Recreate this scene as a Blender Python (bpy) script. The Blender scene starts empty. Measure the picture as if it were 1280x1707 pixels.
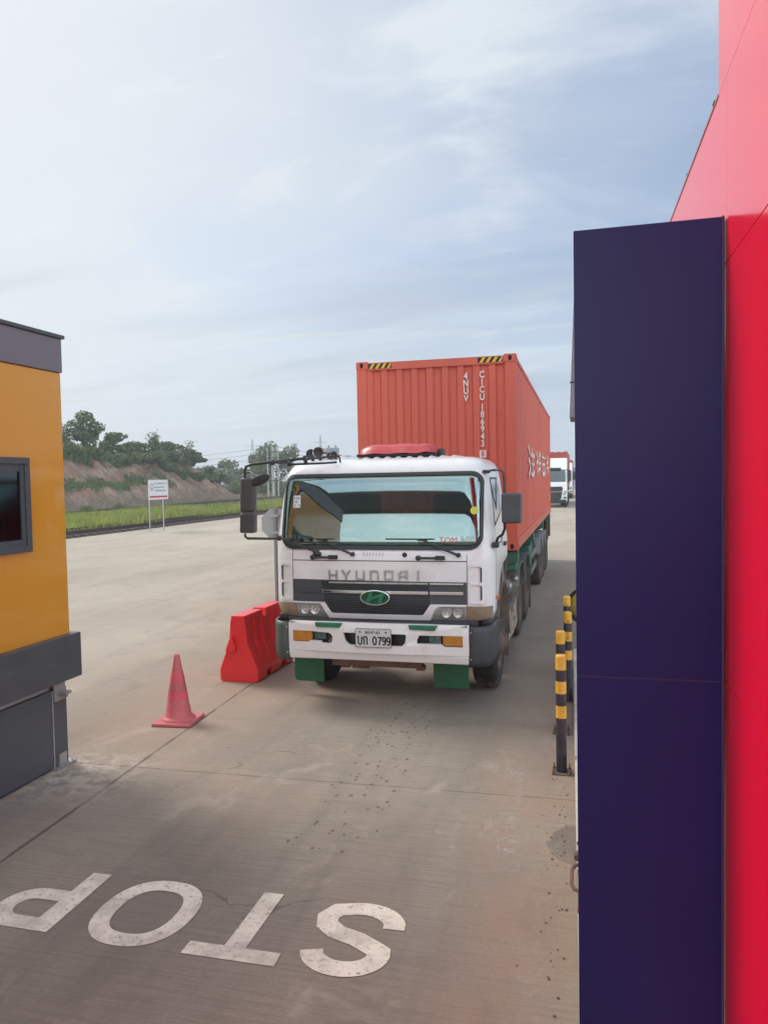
import bpy, bmesh, math, random
import numpy as np
from mathutils import Vector, Matrix
R = math.radians
random.seed(7)
rng = np.random.default_rng(7)
scene = bpy.context.scene
col = scene.collection

# ------------------------------------------------------------------ camera
cam_d = bpy.data.cameras.new('camera')
cam_d.sensor_fit = 'VERTICAL'; cam_d.sensor_height = 36.0
cam_d.lens = 1270.57 / 1707 * 36.0
cam_d.clip_start = 0.05; cam_d.clip_end = 9000
cam = bpy.data.objects.new('camera', cam_d); col.objects.link(cam)
r_ = Vector((0.96779702, 0.25105186, -0.01849032)); u_ = Vector((0.00709438, 0.04622222, 0.99890599)); f_ = Vector((-0.25163187, 0.96686942, -0.04295267))
cam.matrix_world = Matrix(((r_.x, u_.x, -f_.x, 0), (r_.y, u_.y, -f_.y, 0), (r_.z, u_.z, -f_.z, 2.5), (0, 0, 0, 1)))
scene.camera = cam

# ------------------------------------------------------------------ light
SUN_EL, SUN_AZ = R(43), Vector((-0.93, 0.36, 0)).normalized()
world = bpy.data.worlds.new('World'); scene.world = world; world.use_nodes = True
SUN_STRENGTH = 2.25
SKY_STRENGTH = 0.1
sd = bpy.data.lights.new('sun', 'SUN'); sd.energy = SUN_STRENGTH; sd.angle = R(24); sd.color = (1.0, 0.93, 0.84)
sun = bpy.data.objects.new('sun', sd); col.objects.link(sun)
sdir = Vector((SUN_AZ.x * math.cos(SUN_EL), SUN_AZ.y * math.cos(SUN_EL), math.sin(SUN_EL)))
sun.rotation_euler = sdir.to_track_quat('Z', 'Y').to_euler(); sun.location = (-20, 10, 30)
vs = scene.view_settings
scene.display_settings.display_device = 'sRGB'
vs.view_transform = 'Standard'; vs.look = 'None'; vs.exposure = 0.45; vs.gamma = 1.0; vs.use_curve_mapping = False

def build_world():
    nt = world.node_tree; N = nt.nodes; L = nt.links; N.clear()
    out = N.new('ShaderNodeOutputWorld'); bg = N.new('ShaderNodeBackground'); bg.inputs[1].default_value = SKY_STRENGTH
    sky = N.new('ShaderNodeTexSky'); sky.sky_type = 'NISHITA'; sky.sun_disc = False
    sky.sun_elevation = SUN_EL; sky.sun_rotation = math.atan2(SUN_AZ.x, SUN_AZ.y); sky.air_density = 1.0; sky.dust_density = 1.6; sky.ozone_density = 1.6
    tc = N.new('ShaderNodeTexCoord'); sep = N.new('ShaderNodeSeparateXYZ'); L.new(tc.outputs['Generated'], sep.inputs[0])
    def M(op, a, b=None, c=None, clamp=False):
        m = N.new('ShaderNodeMath'); m.operation = op; m.use_clamp = clamp
        for i, v in enumerate((a, b, c)):
            if v is None: continue
            if isinstance(v, (int, float)): m.inputs[i].default_value = v
            else: L.new(v, m.inputs[i])
        return m.outputs[0]
    def ramp(v, lo, hi, a=0., b=1.):
        m = N.new('ShaderNodeMapRange'); m.interpolation_type = 'SMOOTHSTEP'
        L.new(v, m.inputs[0]); m.inputs[1].default_value = lo; m.inputs[2].default_value = hi; m.inputs[3].default_value = a; m.inputs[4].default_value = b
        return m.outputs[0]
    z = M('MAXIMUM', sep.outputs[2], 0.0)
    zz = M('ADD', z, 0.16)
    cx = M('DIVIDE', sep.outputs[0], zz); cy = M('DIVIDE', sep.outputs[1], zz)
    cv = N.new('ShaderNodeCombineXYZ'); L.new(cx, cv.inputs[0]); L.new(cy, cv.inputs[1])
    def noise(scale, detail, rough, stretch=(1, 1, 1), rot=0, dist=0.):
        mp = N.new('ShaderNodeMapping'); mp.inputs['Scale'].default_value = stretch; mp.inputs['Rotation'].default_value = (0, 0, R(rot)); L.new(cv.outputs[0], mp.inputs[0])
        n = N.new('ShaderNodeTexNoise'); n.inputs['Scale'].default_value = scale; n.inputs['Detail'].default_value = detail; n.inputs['Roughness'].default_value = rough; n.inputs['Distortion'].default_value = dist
        L.new(mp.outputs[0], n.inputs[0]); return n.outputs[0]
    n1 = noise(0.55, 4, 0.5, (1, 1.4, 1), 20, 0.4)
    n2 = noise(1.9, 10, 0.58, (0.75, 1.35, 1), -25, 0.7)
    n3 = noise(1.3, 12, 0.68, (0.45, 2.6, 1), -18, 0.5)
    veil = ramp(n1, 0.3, 0.7, 0.05, 0.5)
    wisps = ramp(n2, 0.46, 0.76, 0.0, 0.5)
    thin = ramp(n3, 0.54, 0.70, 0.0, 0.6)
    hor = ramp(z, 0.0, 0.36, 0.5, 0.0)
    # direction of the sun: thin cloud glows brighter towards it
    vec = N.new('ShaderNodeVectorMath'); vec.operation = 'DOT_PRODUCT'; L.new(tc.outputs['Generated'], vec.inputs[0]); vec.inputs[1].default_value = sdir
    glow = ramp(vec.outputs['Value'], 0.2, 0.9, 0.0, 0.6)
    f = M('ADD', M('ADD', veil, wisps), M('ADD', thin, hor)); f = M('ADD', f, glow); f = M('MINIMUM', f, 0.93)
    cc = N.new('ShaderNodeMix'); cc.data_type = 'RGBA'
    L.new(glow, cc.inputs[0]); cc.inputs[6].default_value = (4.6, 5.6, 6.9, 1); cc.inputs[7].default_value = (8.9, 8.9, 8.4, 1)
    cw = N.new('ShaderNodeMix'); cw.data_type = 'RGBA'; L.new(M('MULTIPLY', M('ADD', wisps, thin), 0.9, clamp=True), cw.inputs[0]); L.new(cc.outputs[2], cw.inputs[6]); cw.inputs[7].default_value = (7.6, 8.2, 8.5, 1); cc = cw
    # grey underside of the denser streaks
    dark = ramp(noise(0.8, 5, 0.5, (0.5, 1.8, 1), -25, 0.3), 0.48, 0.68, 1.0, 0.82)
    vm = N.new('ShaderNodeVectorMath'); vm.operation = 'SCALE'; L.new(cc.outputs[2], vm.inputs[0]); L.new(dark, vm.inputs['Scale'])
    base = N.new('ShaderNodeMix'); base.data_type = 'RGBA'; base.blend_type = 'MULTIPLY'; base.inputs[0].default_value = 1
    L.new(sky.outputs[0], base.inputs[6]); base.inputs[7].default_value = (1.25, 1.22, 1.25, 1)
    mx = N.new('ShaderNodeMix'); mx.data_type = 'RGBA'; L.new(f, mx.inputs[0]); L.new(base.outputs[2], mx.inputs[6]); L.new(vm.outputs[0], mx.inputs[7])
    # added fill light: unseen sky behind and right of the camera brightened
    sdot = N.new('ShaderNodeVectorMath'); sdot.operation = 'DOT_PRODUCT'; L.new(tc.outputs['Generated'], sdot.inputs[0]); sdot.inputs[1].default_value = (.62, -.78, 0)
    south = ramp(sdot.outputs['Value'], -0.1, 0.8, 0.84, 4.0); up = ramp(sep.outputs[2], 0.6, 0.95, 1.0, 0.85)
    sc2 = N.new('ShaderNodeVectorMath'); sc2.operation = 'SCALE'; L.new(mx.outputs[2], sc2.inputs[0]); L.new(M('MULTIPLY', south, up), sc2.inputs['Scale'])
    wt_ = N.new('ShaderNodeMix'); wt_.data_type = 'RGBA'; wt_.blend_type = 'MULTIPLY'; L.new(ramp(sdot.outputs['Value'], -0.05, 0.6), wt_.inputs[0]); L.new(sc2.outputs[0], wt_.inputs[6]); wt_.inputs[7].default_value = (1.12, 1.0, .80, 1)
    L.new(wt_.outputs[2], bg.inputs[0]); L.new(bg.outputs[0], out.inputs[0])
build_world()

# ------------------------------------------------------------------ materials
MATS = {}
def mat(name, c=(.5, .5, .5), rough=.5, metal=0., var=.12, scale=3., dirt_glare=None, dirt_glare_amt=.0, dirt_glare_scale=2., bump=0., bscale=60., coat=0., stretch=(1, 1, 1), spec=.5, trans=0.):
    if name in MATS: return MATS[name]
    m = bpy.data.materials.new(name); m.use_nodes = True; MATS[name] = m
    nt = m.node_tree; N = nt.nodes; L = nt.links; b = N['Principled BSDF']
    b.inputs['Roughness'].default_value = rough; b.inputs['Metallic'].default_value = metal
    b.inputs['Coat Weight'].default_value = coat; b.inputs['Coat Roughness'].default_value = .08
    b.inputs['Specular IOR Level'].default_value = spec
    tc = N.new('ShaderNodeTexCoord'); mp = N.new('ShaderNodeMapping'); mp.inputs['Scale'].default_value = stretch; L.new(tc.outputs['Object'], mp.inputs[0])
    n = N.new('ShaderNodeTexNoise'); n.inputs['Scale'].default_value = scale; n.inputs['Detail'].default_value = 6; n.inputs['Roughness'].default_value = .6; L.new(mp.outputs[0], n.inputs[0])
    mx = N.new('ShaderNodeMix'); mx.data_type = 'RGBA'; mr = N.new('ShaderNodeMapRange'); mr.inputs[1].default_value = .3; mr.inputs[2].default_value = .7
    L.new(n.outputs[0], mr.inputs[0]); L.new(mr.outputs[0], mx.inputs[0])
    mx.inputs[6].default_value = (*[max(0, v * (1 - var)) for v in c], 1); mx.inputs[7].default_value = (*[min(1, v * (1 + var)) for v in c], 1)
    o = mx.outputs[2]
    if dirt_glare:
        n2 = N.new('ShaderNodeTexNoise'); n2.inputs['Scale'].default_value = dirt_glare_scale; n2.inputs['Detail'].default_value = 9; n2.inputs['Roughness'].default_value = .68; L.new(mp.outputs[0], n2.inputs[0])
        r2 = N.new('ShaderNodeMapRange'); r2.inputs[1].default_value = .62 - dirt_glare_amt * .35; r2.inputs[2].default_value = .78 - dirt_glare_amt * .2; r2.inputs[4].default_value = min(1, .35 + dirt_glare_amt); L.new(n2.outputs[0], r2.inputs[0])
        m2 = N.new('ShaderNodeMix'); m2.data_type = 'RGBA'; L.new(r2.outputs[0], m2.inputs[0]); L.new(o, m2.inputs[6]); m2.inputs[7].default_value = (*dirt_glare, 1); o = m2.outputs[2]
        rr = N.new('ShaderNodeMapRange'); rr.inputs[3].default_value = rough; rr.inputs[4].default_value = .85; L.new(r2.outputs[0], rr.inputs[0]); L.new(rr.outputs[0], b.inputs['Roughness'])
    L.new(o, b.inputs['Base Color'])
    if bump:
        nb = N.new('ShaderNodeTexNoise'); nb.inputs['Scale'].default_value = bscale; nb.inputs['Detail'].default_value = 5; L.new(mp.outputs[0], nb.inputs[0])
        bp = N.new('ShaderNodeBump'); bp.inputs['Strength'].default_value = bump; bp.inputs['Distance'].default_value = .02; L.new(nb.outputs[0], bp.inputs['Height']); L.new(bp.outputs[0], b.inputs['Normal'])
    return m

MUD = (.24, .145, .10)
WHITE = mat('white_truck_paint', (.70, .70, .71), .3, var=.03, dirt_glare=(.46, .42, .38), dirt_glare_amt=.2, dirt_glare_scale=2.2, coat=.4)
WHITE2 = mat('white_bumper_paint', (.68, .66, .65), .4, var=.04, dirt_glare=(.42, .36, .32), dirt_glare_amt=.2, dirt_glare_scale=3, coat=.2)
BLACK = mat('black_plastic', (.022, .023, .026), .45, var=.25)
RUBBER = mat('windscreen_rubber', (.02, .025, .025), .5)
DGREY = mat('dark_grey_plastic', (.045, .048, .055), .5, var=.2, dirt_glare=(.16, .13, .11), dirt_glare_amt=.1)
GRILLE = mat('grille_grey', (.050, .053, .062), .45, var=.1, scale=1.5)
GRILLE_D = mat('grille_mesh_dark', (.012, .014, .020), .45)
CHROME = mat('chrome', (.75, .75, .75), .16, 1., var=.05)
CHROME_W = mat('worn_chrome', (.42, .41, .38), .3, .8, var=.35, scale=40)
GREEN = mat('green_emblem', (.01, .16, .075), .35, var=.1)
GREENRUB = mat('green_mud_flap', (.018, .115, .05), .6, var=.15, dirt_glare=(.10, .10, .075), dirt_glare_amt=.2, dirt_glare_scale=2)
AMBER = mat('amber_lens', (.42, .17, .02), .3, var=.2, scale=15)
ORANGELENS = mat('orange_lens', (.6, .16, .02), .25)
LAMPC = mat('lamp_corner_lens', (.26, .19, .13), .22, var=.25, scale=6, coat=.4)
TYRE = mat('tyre_rubber', (.022, .021, .023), .8, var=.2, dirt_glare=MUD, dirt_glare_amt=.42, dirt_glare_scale=3)
HUB = mat('muddy_wheel_rim', (.10, .075, .06), .7, .2, var=.2, dirt_glare=MUD, dirt_glare_amt=.5)
MUDDY = mat('muddy_steel', (.11, .085, .07), .75, .1, var=.3, dirt_glare=MUD, dirt_glare_amt=.45, dirt_glare_scale=4, bump=.3)
MUDDYL = mat('pale_mud_crust', (.34, .27, .20), .9, var=.35, scale=7, dirt_glare=(.13, .09, .065), dirt_glare_amt=.32, dirt_glare_scale=9, bump=.6, bscale=20)
RUST = mat('rusty_steel', (.15, .08, .06), .8, .2, var=.4, scale=8, bump=.3)
FENDER = mat('grey_green_fender', (.135, .145, .13), .6, var=.15, dirt_glare=(.24, .19, .15), dirt_glare_amt=.35, dirt_glare_scale=3)
FRAMEG = mat('green_chassis_paint', (.035, .12, .085), .6, var=.2, dirt_glare=(.15, .12, .09), dirt_glare_amt=.22, dirt_glare_scale=4)
FLAPB = mat('brown_mud_flap', (.13, .095, .085), .85, var=.2, dirt_glare=MUD, dirt_glare_amt=.4)
RED_C = mat('container_red_paint', (.58, .10, .060), .5, var=.09, scale=.9, dirt_glare=(.30, .10, .07), dirt_glare_amt=.1, dirt_glare_scale=5, stretch=(1, 1, .35))
RED_C2 = mat('far_container_red_paint', (.42, .07, .05), .5, var=.08, scale=.9)
CONT_W = mat('white_stencil_paint', (.72, .66, .62), .6)
BLK = mat('black_paint', (.012, .012, .014), .6)
YEL = mat('yellow_paint', (.68, .40, .02), .5, var=.1)
PLATE = mat('number_plate_face', (.52, .53, .54), .4, var=.05, scale=20)
REDPL = mat('red_roof_lamp_plastic', (.46, .055, .06), .38, var=.15, scale=5, dirt_glare=(.55, .25, .24), dirt_glare_amt=.2, dirt_glare_scale=6, coat=.3)
INT = mat('cab_interior_dark', (.07, .07, .075), .8)
SEATM = mat('seat_fabric', (.16, .14, .14), .9)

def glass_mat(name, tint, glossc, fac, rough=.02):
    m = bpy.data.materials.new(name); m.use_nodes = True; nt = m.node_tree; N = nt.nodes; L = nt.links; N.clear(); MATS[name] = m
    o = N.new('ShaderNodeOutputMaterial'); t = N.new('ShaderNodeBsdfTransparent'); g = N.new('ShaderNodeBsdfGlossy'); mx = N.new('ShaderNodeMixShader')
    t.inputs[0].default_value = (*tint, 1); g.inputs[0].default_value = (*glossc, 1); g.inputs['Roughness'].default_value = rough
    lw = N.new('ShaderNodeLayerWeight'); lw.inputs[0].default_value = .5
    pw = N.new('ShaderNodeMath'); pw.operation = 'POWER'; L.new(lw.outputs['Facing'], pw.inputs[0]); pw.inputs[1].default_value = 4.
    mr = N.new('ShaderNodeMapRange'); mr.inputs[3].default_value = fac; mr.inputs[4].default_value = 1; L.new(pw.outputs[0], mr.inputs[0])
    L.new(mr.outputs[0], mx.inputs[0]); L.new(t.outputs[0], mx.inputs[1]); L.new(g.outputs[0], mx.inputs[2]); L.new(mx.outputs[0], o.inputs[0])
    return m
GLASS = glass_mat('tinted_windscreen_glass', (.46, .56, .54), (.42, .52, .50), .46)
SGLASS = glass_mat('side_glass', (.30, .36, .37), (.8, .9, .9), .25)
CLEAR = glass_mat('clear_lamp_glass', (.92, .92, .92), (1, 1, 1), .05, .05)
BGLASS = glass_mat('booth_glass', (.10, .12, .13), (.5, .6, .64), .12, .08)

# ------------------------------------------------------------------ mesh helpers
ORG = {}
class MB:
    def __init__(s): s.v = []; s.f = []; s.sm = []
    def add(s, vs, fs, smooth=False):
        b = len(s.v); s.v += [tuple(v) for v in vs]; s.f += [tuple(b + i for i in f) for f in fs]; s.sm += [smooth] * len(fs); return s
    def box(s, x0, x1, y0, y1, z0, z1):
        return s.hexa([(x0, y0, z0), (x1, y0, z0), (x1, y1, z0), (x0, y1, z0), (x0, y0, z1), (x1, y0, z1), (x1, y1, z1), (x0, y1, z1)])
    def hexa(s, v): return s.add(v, [(3, 2, 1, 0), (4, 5, 6, 7), (0, 1, 5, 4), (1, 2, 6, 5), (2, 3, 7, 6), (3, 0, 4, 7)])
    def prism(s, poly, a, d0, d1):
        # poly: 2D points, a: axis of extrusion ('x','y','z')
        n = len(poly)
        P = {'x': lambda p, d: (d, p[0], p[1]), 'y': lambda p, d: (p[0], d, p[1]), 'z': lambda p, d: (p[0], p[1], d)}[a]
        vs = [P(p, d0) for p in poly] + [P(p, d1) for p in poly]
        return s.add(vs, [tuple(range(n)), tuple(range(2 * n - 1, n - 1, -1))] + [((i + 1) % n, i, n + i, n + (i + 1) % n) for i in range(n)])
    def tube(s, pts, r, n=10, cap=True):
        pts = [Vector(p) for p in pts]; rs = r if isinstance(r, (list, tuple)) else [r] * len(pts)
        rings = []; prev = None
        for i, p in enumerate(pts):
            t = (pts[min(i + 1, len(pts) - 1)] - pts[max(i - 1, 0)]).normalized()
            if prev is None:
                a = Vector((0, 0, 1)) if abs(t.z) < .9 else Vector((1, 0, 0)); x = t.cross(a).normalized()
            else: x = (prev - t * prev.dot(t)).normalized()
            prev = x; y = t.cross(x)
            rings.append([p + (x * math.cos(k / n * math.tau) + y * math.sin(k / n * math.tau)) * rs[i] for k in range(n)])
        vs = [v for q in rings for v in q]; fs = []
        for i in range(len(pts) - 1):
            for k in range(n): fs.append((i * n + k, i * n + (k + 1) % n, (i + 1) * n + (k + 1) % n, (i + 1) * n + k))
        s.add(vs, fs, True)
        if cap:
            s.add(rings[0], [tuple(range(n - 1, -1, -1))]); s.add(rings[-1], [tuple(range(n))])
        return s
    def lathe(s, c, axis, prof, n=32, a0=0., a1=math.tau):
        # prof: list of (radius, distance along the axis)
        c = Vector(c); ax = {'x': (Vector((1, 0, 0)), Vector((0, 1, 0)), Vector((0, 0, 1))), 'y': (Vector((0, 1, 0)), Vector((0, 0, 1)), Vector((1, 0, 0))), 'z': (Vector((0, 0, 1)), Vector((1, 0, 0)), Vector((0, 1, 0)))}[axis]
        full = abs(a1 - a0 - math.tau) < 1e-4; m = n if full else n + 1
        vs = [c + ax[0] * h + (ax[1] * math.cos(a0 + (a1 - a0) * k / n) + ax[2] * math.sin(a0 + (a1 - a0) * k / n)) * r for r, h in prof for k in range(m)]
        fs = [(i * m + k, i * m + (k + 1) % m, (i + 1) * m + (k + 1) % m, (i + 1) * m + k) for i in range(len(prof) - 1) for k in range(n)]
        return s.add(vs, fs, True)
    def split(s, name, m, parent=None, bevel=0., segs=2):
        par = list(range(len(s.v)))
        def find(a):
            while par[a] != a: par[a] = par[par[a]]; a = par[a]
            return a
        key = {}
        for i, v in enumerate(s.v):
            k = tuple(round(c, 5) for c in v)
            if k in key: par[find(i)] = find(key[k])
            else: key[k] = i
        for f in s.f:
            for a in f[1:]: par[find(a)] = find(f[0])
        G = {}
        for f, sm in zip(s.f, s.sm): G.setdefault(find(f[0]), []).append((f, sm))
        for fs in G.values():
            ids = sorted({a for f, _ in fs for a in f}); mp = {a: i for i, a in enumerate(ids)}; q = MB(); q.v = [s.v[a] for a in ids]
            for f, sm in fs: q.f.append(tuple(mp[a] for a in f)); q.sm.append(sm)
            q.build(name, m, parent, bevel, segs)
    def build(s, name, m, parent=None, bevel=0., segs=2, flip=False, autosmooth=True, label=None):
        org = Vector(ORG.get(parent, (0, 0, 0))) if parent else Vector((0, 0, 0))
        me = bpy.data.meshes.new(name); me.from_pydata([tuple(Vector(v) - org) for v in s.v], [], s.f)
        me.polygons.foreach_set('use_smooth', s.sm); me.materials.append(m)
        bm = bmesh.new(); bm.from_mesh(me); bmesh.ops.recalc_face_normals(bm, faces=bm.faces[:]); bm.to_mesh(me); bm.free()
        return link(name, me, parent, bevel, segs, label)
def link(name, me, parent=None, bevel=0., segs=2, label=None):
    o = bpy.data.objects.new(name, me); col.objects.link(o)
    if parent: o.parent = parent; ORG[o] = ORG.get(parent, (0, 0, 0))
    if bevel:
        b = o.modifiers.new('bevel', 'BEVEL'); b.width = bevel; b.segments = segs; b.limit_method = 'ANGLE'; b.angle_limit = R(35)
        b.harden_normals = False
        for p in me.polygons: p.use_smooth = True
        w = o.modifiers.new('wn', 'WEIGHTED_NORMAL'); w.keep_sharp = False
    if label: o['label'] = label
    return o
def empty(name, loc, label, cat, group=None, rz=0):
    o = bpy.data.objects.new(name, None); col.objects.link(o); o.location = loc; o.rotation_euler = (0, 0, rz); o.empty_display_size = .2
    ORG[o] = tuple(loc) if not rz else (0, 0, 0)
    return tag(o, label, cat, group)
def tag(o, label=None, cat=None, group=None, kind=None):
    if label: o['label'] = label
    if cat: o['category'] = cat
    if group: o['group'] = group
    if kind: o['kind'] = kind
    return o
def copy_tree(o, parent=None):
    c = o.copy(); col.objects.link(c); c.parent = parent
    ORG[c] = ORG.get(o, (0, 0, 0))
    for ch in [k for k in KIDS.get(o.name, [])]: copy_tree(ch, c)
    return c
KIDS = {}
def index_kids():
    KIDS.clear()
    for o in scene.objects:
        if o.parent: KIDS.setdefault(o.parent.name, []).append(o)

def stroke(mb, pts, w, place, d0, d1, closed=False):
    """a flat stroke of width w along pts, mitred; place(u, v, d) -> 3D"""
    P = [Vector((p[0], p[1])) for p in pts]; n = len(P); Lf = []; Rt = []
    for i in range(n):
        a = P[i - 1] if (i > 0 or closed) else None; b = P[(i + 1) % n] if (i < n - 1 or closed) else None
        d1_ = (P[i] - a).normalized() if a is not None else None; d2_ = (b - P[i]).normalized() if b is not None else None
        if d1_ is None: d1_ = d2_
        if d2_ is None: d2_ = d1_
        n1 = Vector((-d1_.y, d1_.x)); n2 = Vector((-d2_.y, d2_.x)); m = (n1 + n2)
        m = m.normalized() if m.length > 1e-6 else n1
        k = w / 2 / max(.5, m.dot(n1)); Lf.append(P[i] + m * k); Rt.append(P[i] - m * k)
    N_ = n if closed else n - 1
    vs = [place(p.x, p.y, d) for d in (d0, d1) for q in (Lf, Rt) for p in q]
    fs = []
    for i in range(N_):
        j = (i + 1) % n
        fs += [(i, j, n + j, n + i), (2 * n + i, 3 * n + i, 3 * n + j, 2 * n + j), (i, 2 * n + i, 2 * n + j, j), (n + i, n + j, 3 * n + j, 3 * n + i)]
    if not closed: fs += [(0, n, 3 * n, 2 * n), (n - 1, 3 * n - 1, 4 * n - 1, 2 * n - 1)]
    mb.add(vs, fs)
def arc(cx, cy, rx, ry, a0, a1, n=14): return [(cx + rx * math.cos(R(a0 + (a1 - a0) * i / n)), cy + ry * math.sin(R(a0 + (a1 - a0) * i / n))) for i in range(n + 1)]
def rrect(x0, x1, z0, z1, r, n=6):
    rs = r if isinstance(r, (tuple, list)) else (r,) * 4  # bl, br, tr, tl
    return (arc(x0 + rs[0], z0 + rs[0], rs[0], rs[0], 180, 270, n) + arc(x1 - rs[1], z0 + rs[1], rs[1], rs[1], 270, 360, n)
            + arc(x1 - rs[2], z1 - rs[2], rs[2], rs[2], 0, 90, n) + arc(x0 + rs[3], z1 - rs[3], rs[3], rs[3], 90, 180, n))
def plate(name, outer, holes, fn, depth, m, parent=None, bevel=0.):
    """plate with holes from 2D outlines (curve fill); fn(u, v, d) -> 3D, d in [0, depth]"""
    cu = bpy.data.curves.new(name, 'CURVE'); cu.dimensions = '2D'; cu.fill_mode = 'BOTH'; cu.extrude = depth / 2; cu.bevel_depth = bevel; cu.bevel_resolution = 1
    if bevel: cu.extrude = depth / 2 - bevel; cu.offset = -bevel
    for lp in [outer] + holes:
        sp = cu.splines.new('POLY'); sp.points.add(len(lp) - 1); sp.use_cyclic_u = True
        for i, p in enumerate(lp): sp.points[i].co = (p[0], p[1], 0, 1)
    t = bpy.data.objects.new('tmp', cu); col.objects.link(t); dg = bpy.context.evaluated_depsgraph_get(); dg.update()
    me = bpy.data.meshes.new_from_object(t.evaluated_get(dg)); bpy.data.objects.remove(t)
    org = Vector(ORG.get(parent, (0, 0, 0))) if parent else Vector((0, 0, 0))
    for v in me.vertices: v.co = Vector(fn(v.co.x, v.co.y, v.co.z + depth / 2)) - org
    me.materials.clear(); me.materials.append(m); me.name = name
    bm = bmesh.new(); bm.from_mesh(me); bmesh.ops.remove_doubles(bm, verts=bm.verts[:], dist=1e-5); bmesh.ops.recalc_face_normals(bm, faces=bm.faces[:]); bm.to_mesh(me); bm.free()
    return link(name, me, parent)
def text_mesh(name, body, size, fn, m, parent=None, offset=0., sx=1., depth=.003, align='CENTER'):
    cu = bpy.data.curves.new(name, 'FONT'); cu.body = body; cu.size = size; cu.align_x = align; cu.align_y = 'CENTER'; cu.offset = offset; cu.extrude = depth / 2; cu.resolution_u = 4
    t = bpy.data.objects.new('tmp', cu); col.objects.link(t); dg = bpy.context.evaluated_depsgraph_get(); dg.update()
    me = bpy.data.meshes.new_from_object(t.evaluated_get(dg)); bpy.data.objects.remove(t)
    org = Vector(ORG.get(parent, (0, 0, 0))) if parent else Vector((0, 0, 0))
    for v in me.vertices: v.co = Vector(fn(v.co.x * sx, v.co.y, v.co.z + depth / 2)) - org
    me.materials.clear(); me.materials.append(m); me.name = name
    return link(name, me, parent)
def front(x, z, y):  # text/plates that face -Y
    return lambda u, v, d: (x + u, y - d, z + v)

# ================================================================== SETTING
def node_mat(name):
    m = bpy.data.materials.new(name); m.use_nodes = True; MATS[name] = m
    nt = m.node_tree; N = nt.nodes; L = nt.links; b = N['Principled BSDF']
    geo = N.new('ShaderNodeNewGeometry')
    class K: pass
    k = K(); k.m = m; k.N = N; k.L = L; k.b = b; k.pos = geo.outputs['Position']; k.geo = geo
    def sock(i, v):
        if isinstance(v, (int, float)): i.default_value = v
        elif isinstance(v, tuple): i.default_value = (*v, 1) if len(v) == 3 and i.type == 'RGBA' else v
        else: L.new(v, i)
    def math_(op, a, b_=None, clamp=False):
        n = N.new('ShaderNodeMath'); n.operation = op; n.use_clamp = clamp; sock(n.inputs[0], a)
        if b_ is not None: sock(n.inputs[1], b_)
        return n.outputs[0]
    def rng_(v, lo, hi, a=0., b_=1., smooth=True):
        n = N.new('ShaderNodeMapRange'); n.interpolation_type = 'SMOOTHSTEP' if smooth else 'LINEAR'; sock(n.inputs[0], v)
        for i, q in enumerate((lo, hi, a, b_)): n.inputs[i + 1].default_value = q
        return n.outputs[0]
    def noise(scale, detail=5, rough=.6, stretch=(1, 1, 1), rot=0, dist=0, vec=None):
        mp = N.new('ShaderNodeMapping'); mp.inputs['Scale'].default_value = stretch; mp.inputs['Rotation'].default_value = (0, 0, R(rot)); L.new(vec or k.pos, mp.inputs[0])
        n = N.new('ShaderNodeTexNoise'); n.inputs['Scale'].default_value = scale; n.inputs['Detail'].default_value = detail; n.inputs['Roughness'].default_value = rough; n.inputs['Distortion'].default_value = dist
        L.new(mp.outputs[0], n.inputs[0]); return n.outputs[0]
    def mix(f, a, b_, mode='MIX'):
        n = N.new('ShaderNodeMix'); n.data_type = 'RGBA'; n.blend_type = mode; sock(n.inputs[0], f); sock(n.inputs[6], a); sock(n.inputs[7], b_); return n.outputs[2]
    def bump(h, s, d=.01):
        n = N.new('ShaderNodeBump'); n.inputs['Strength'].default_value = s; n.inputs['Distance'].default_value = d; L.new(h, n.inputs['Height']); L.new(n.outputs[0], b.inputs['Normal'])
    sp = N.new('ShaderNodeSeparateXYZ'); L.new(k.pos, sp.inputs[0]); k.x, k.y, k.z = sp.outputs
    k.math, k.rng, k.noise, k.mix, k.bump = math_, rng_, noise, mix, bump
    return k

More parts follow.
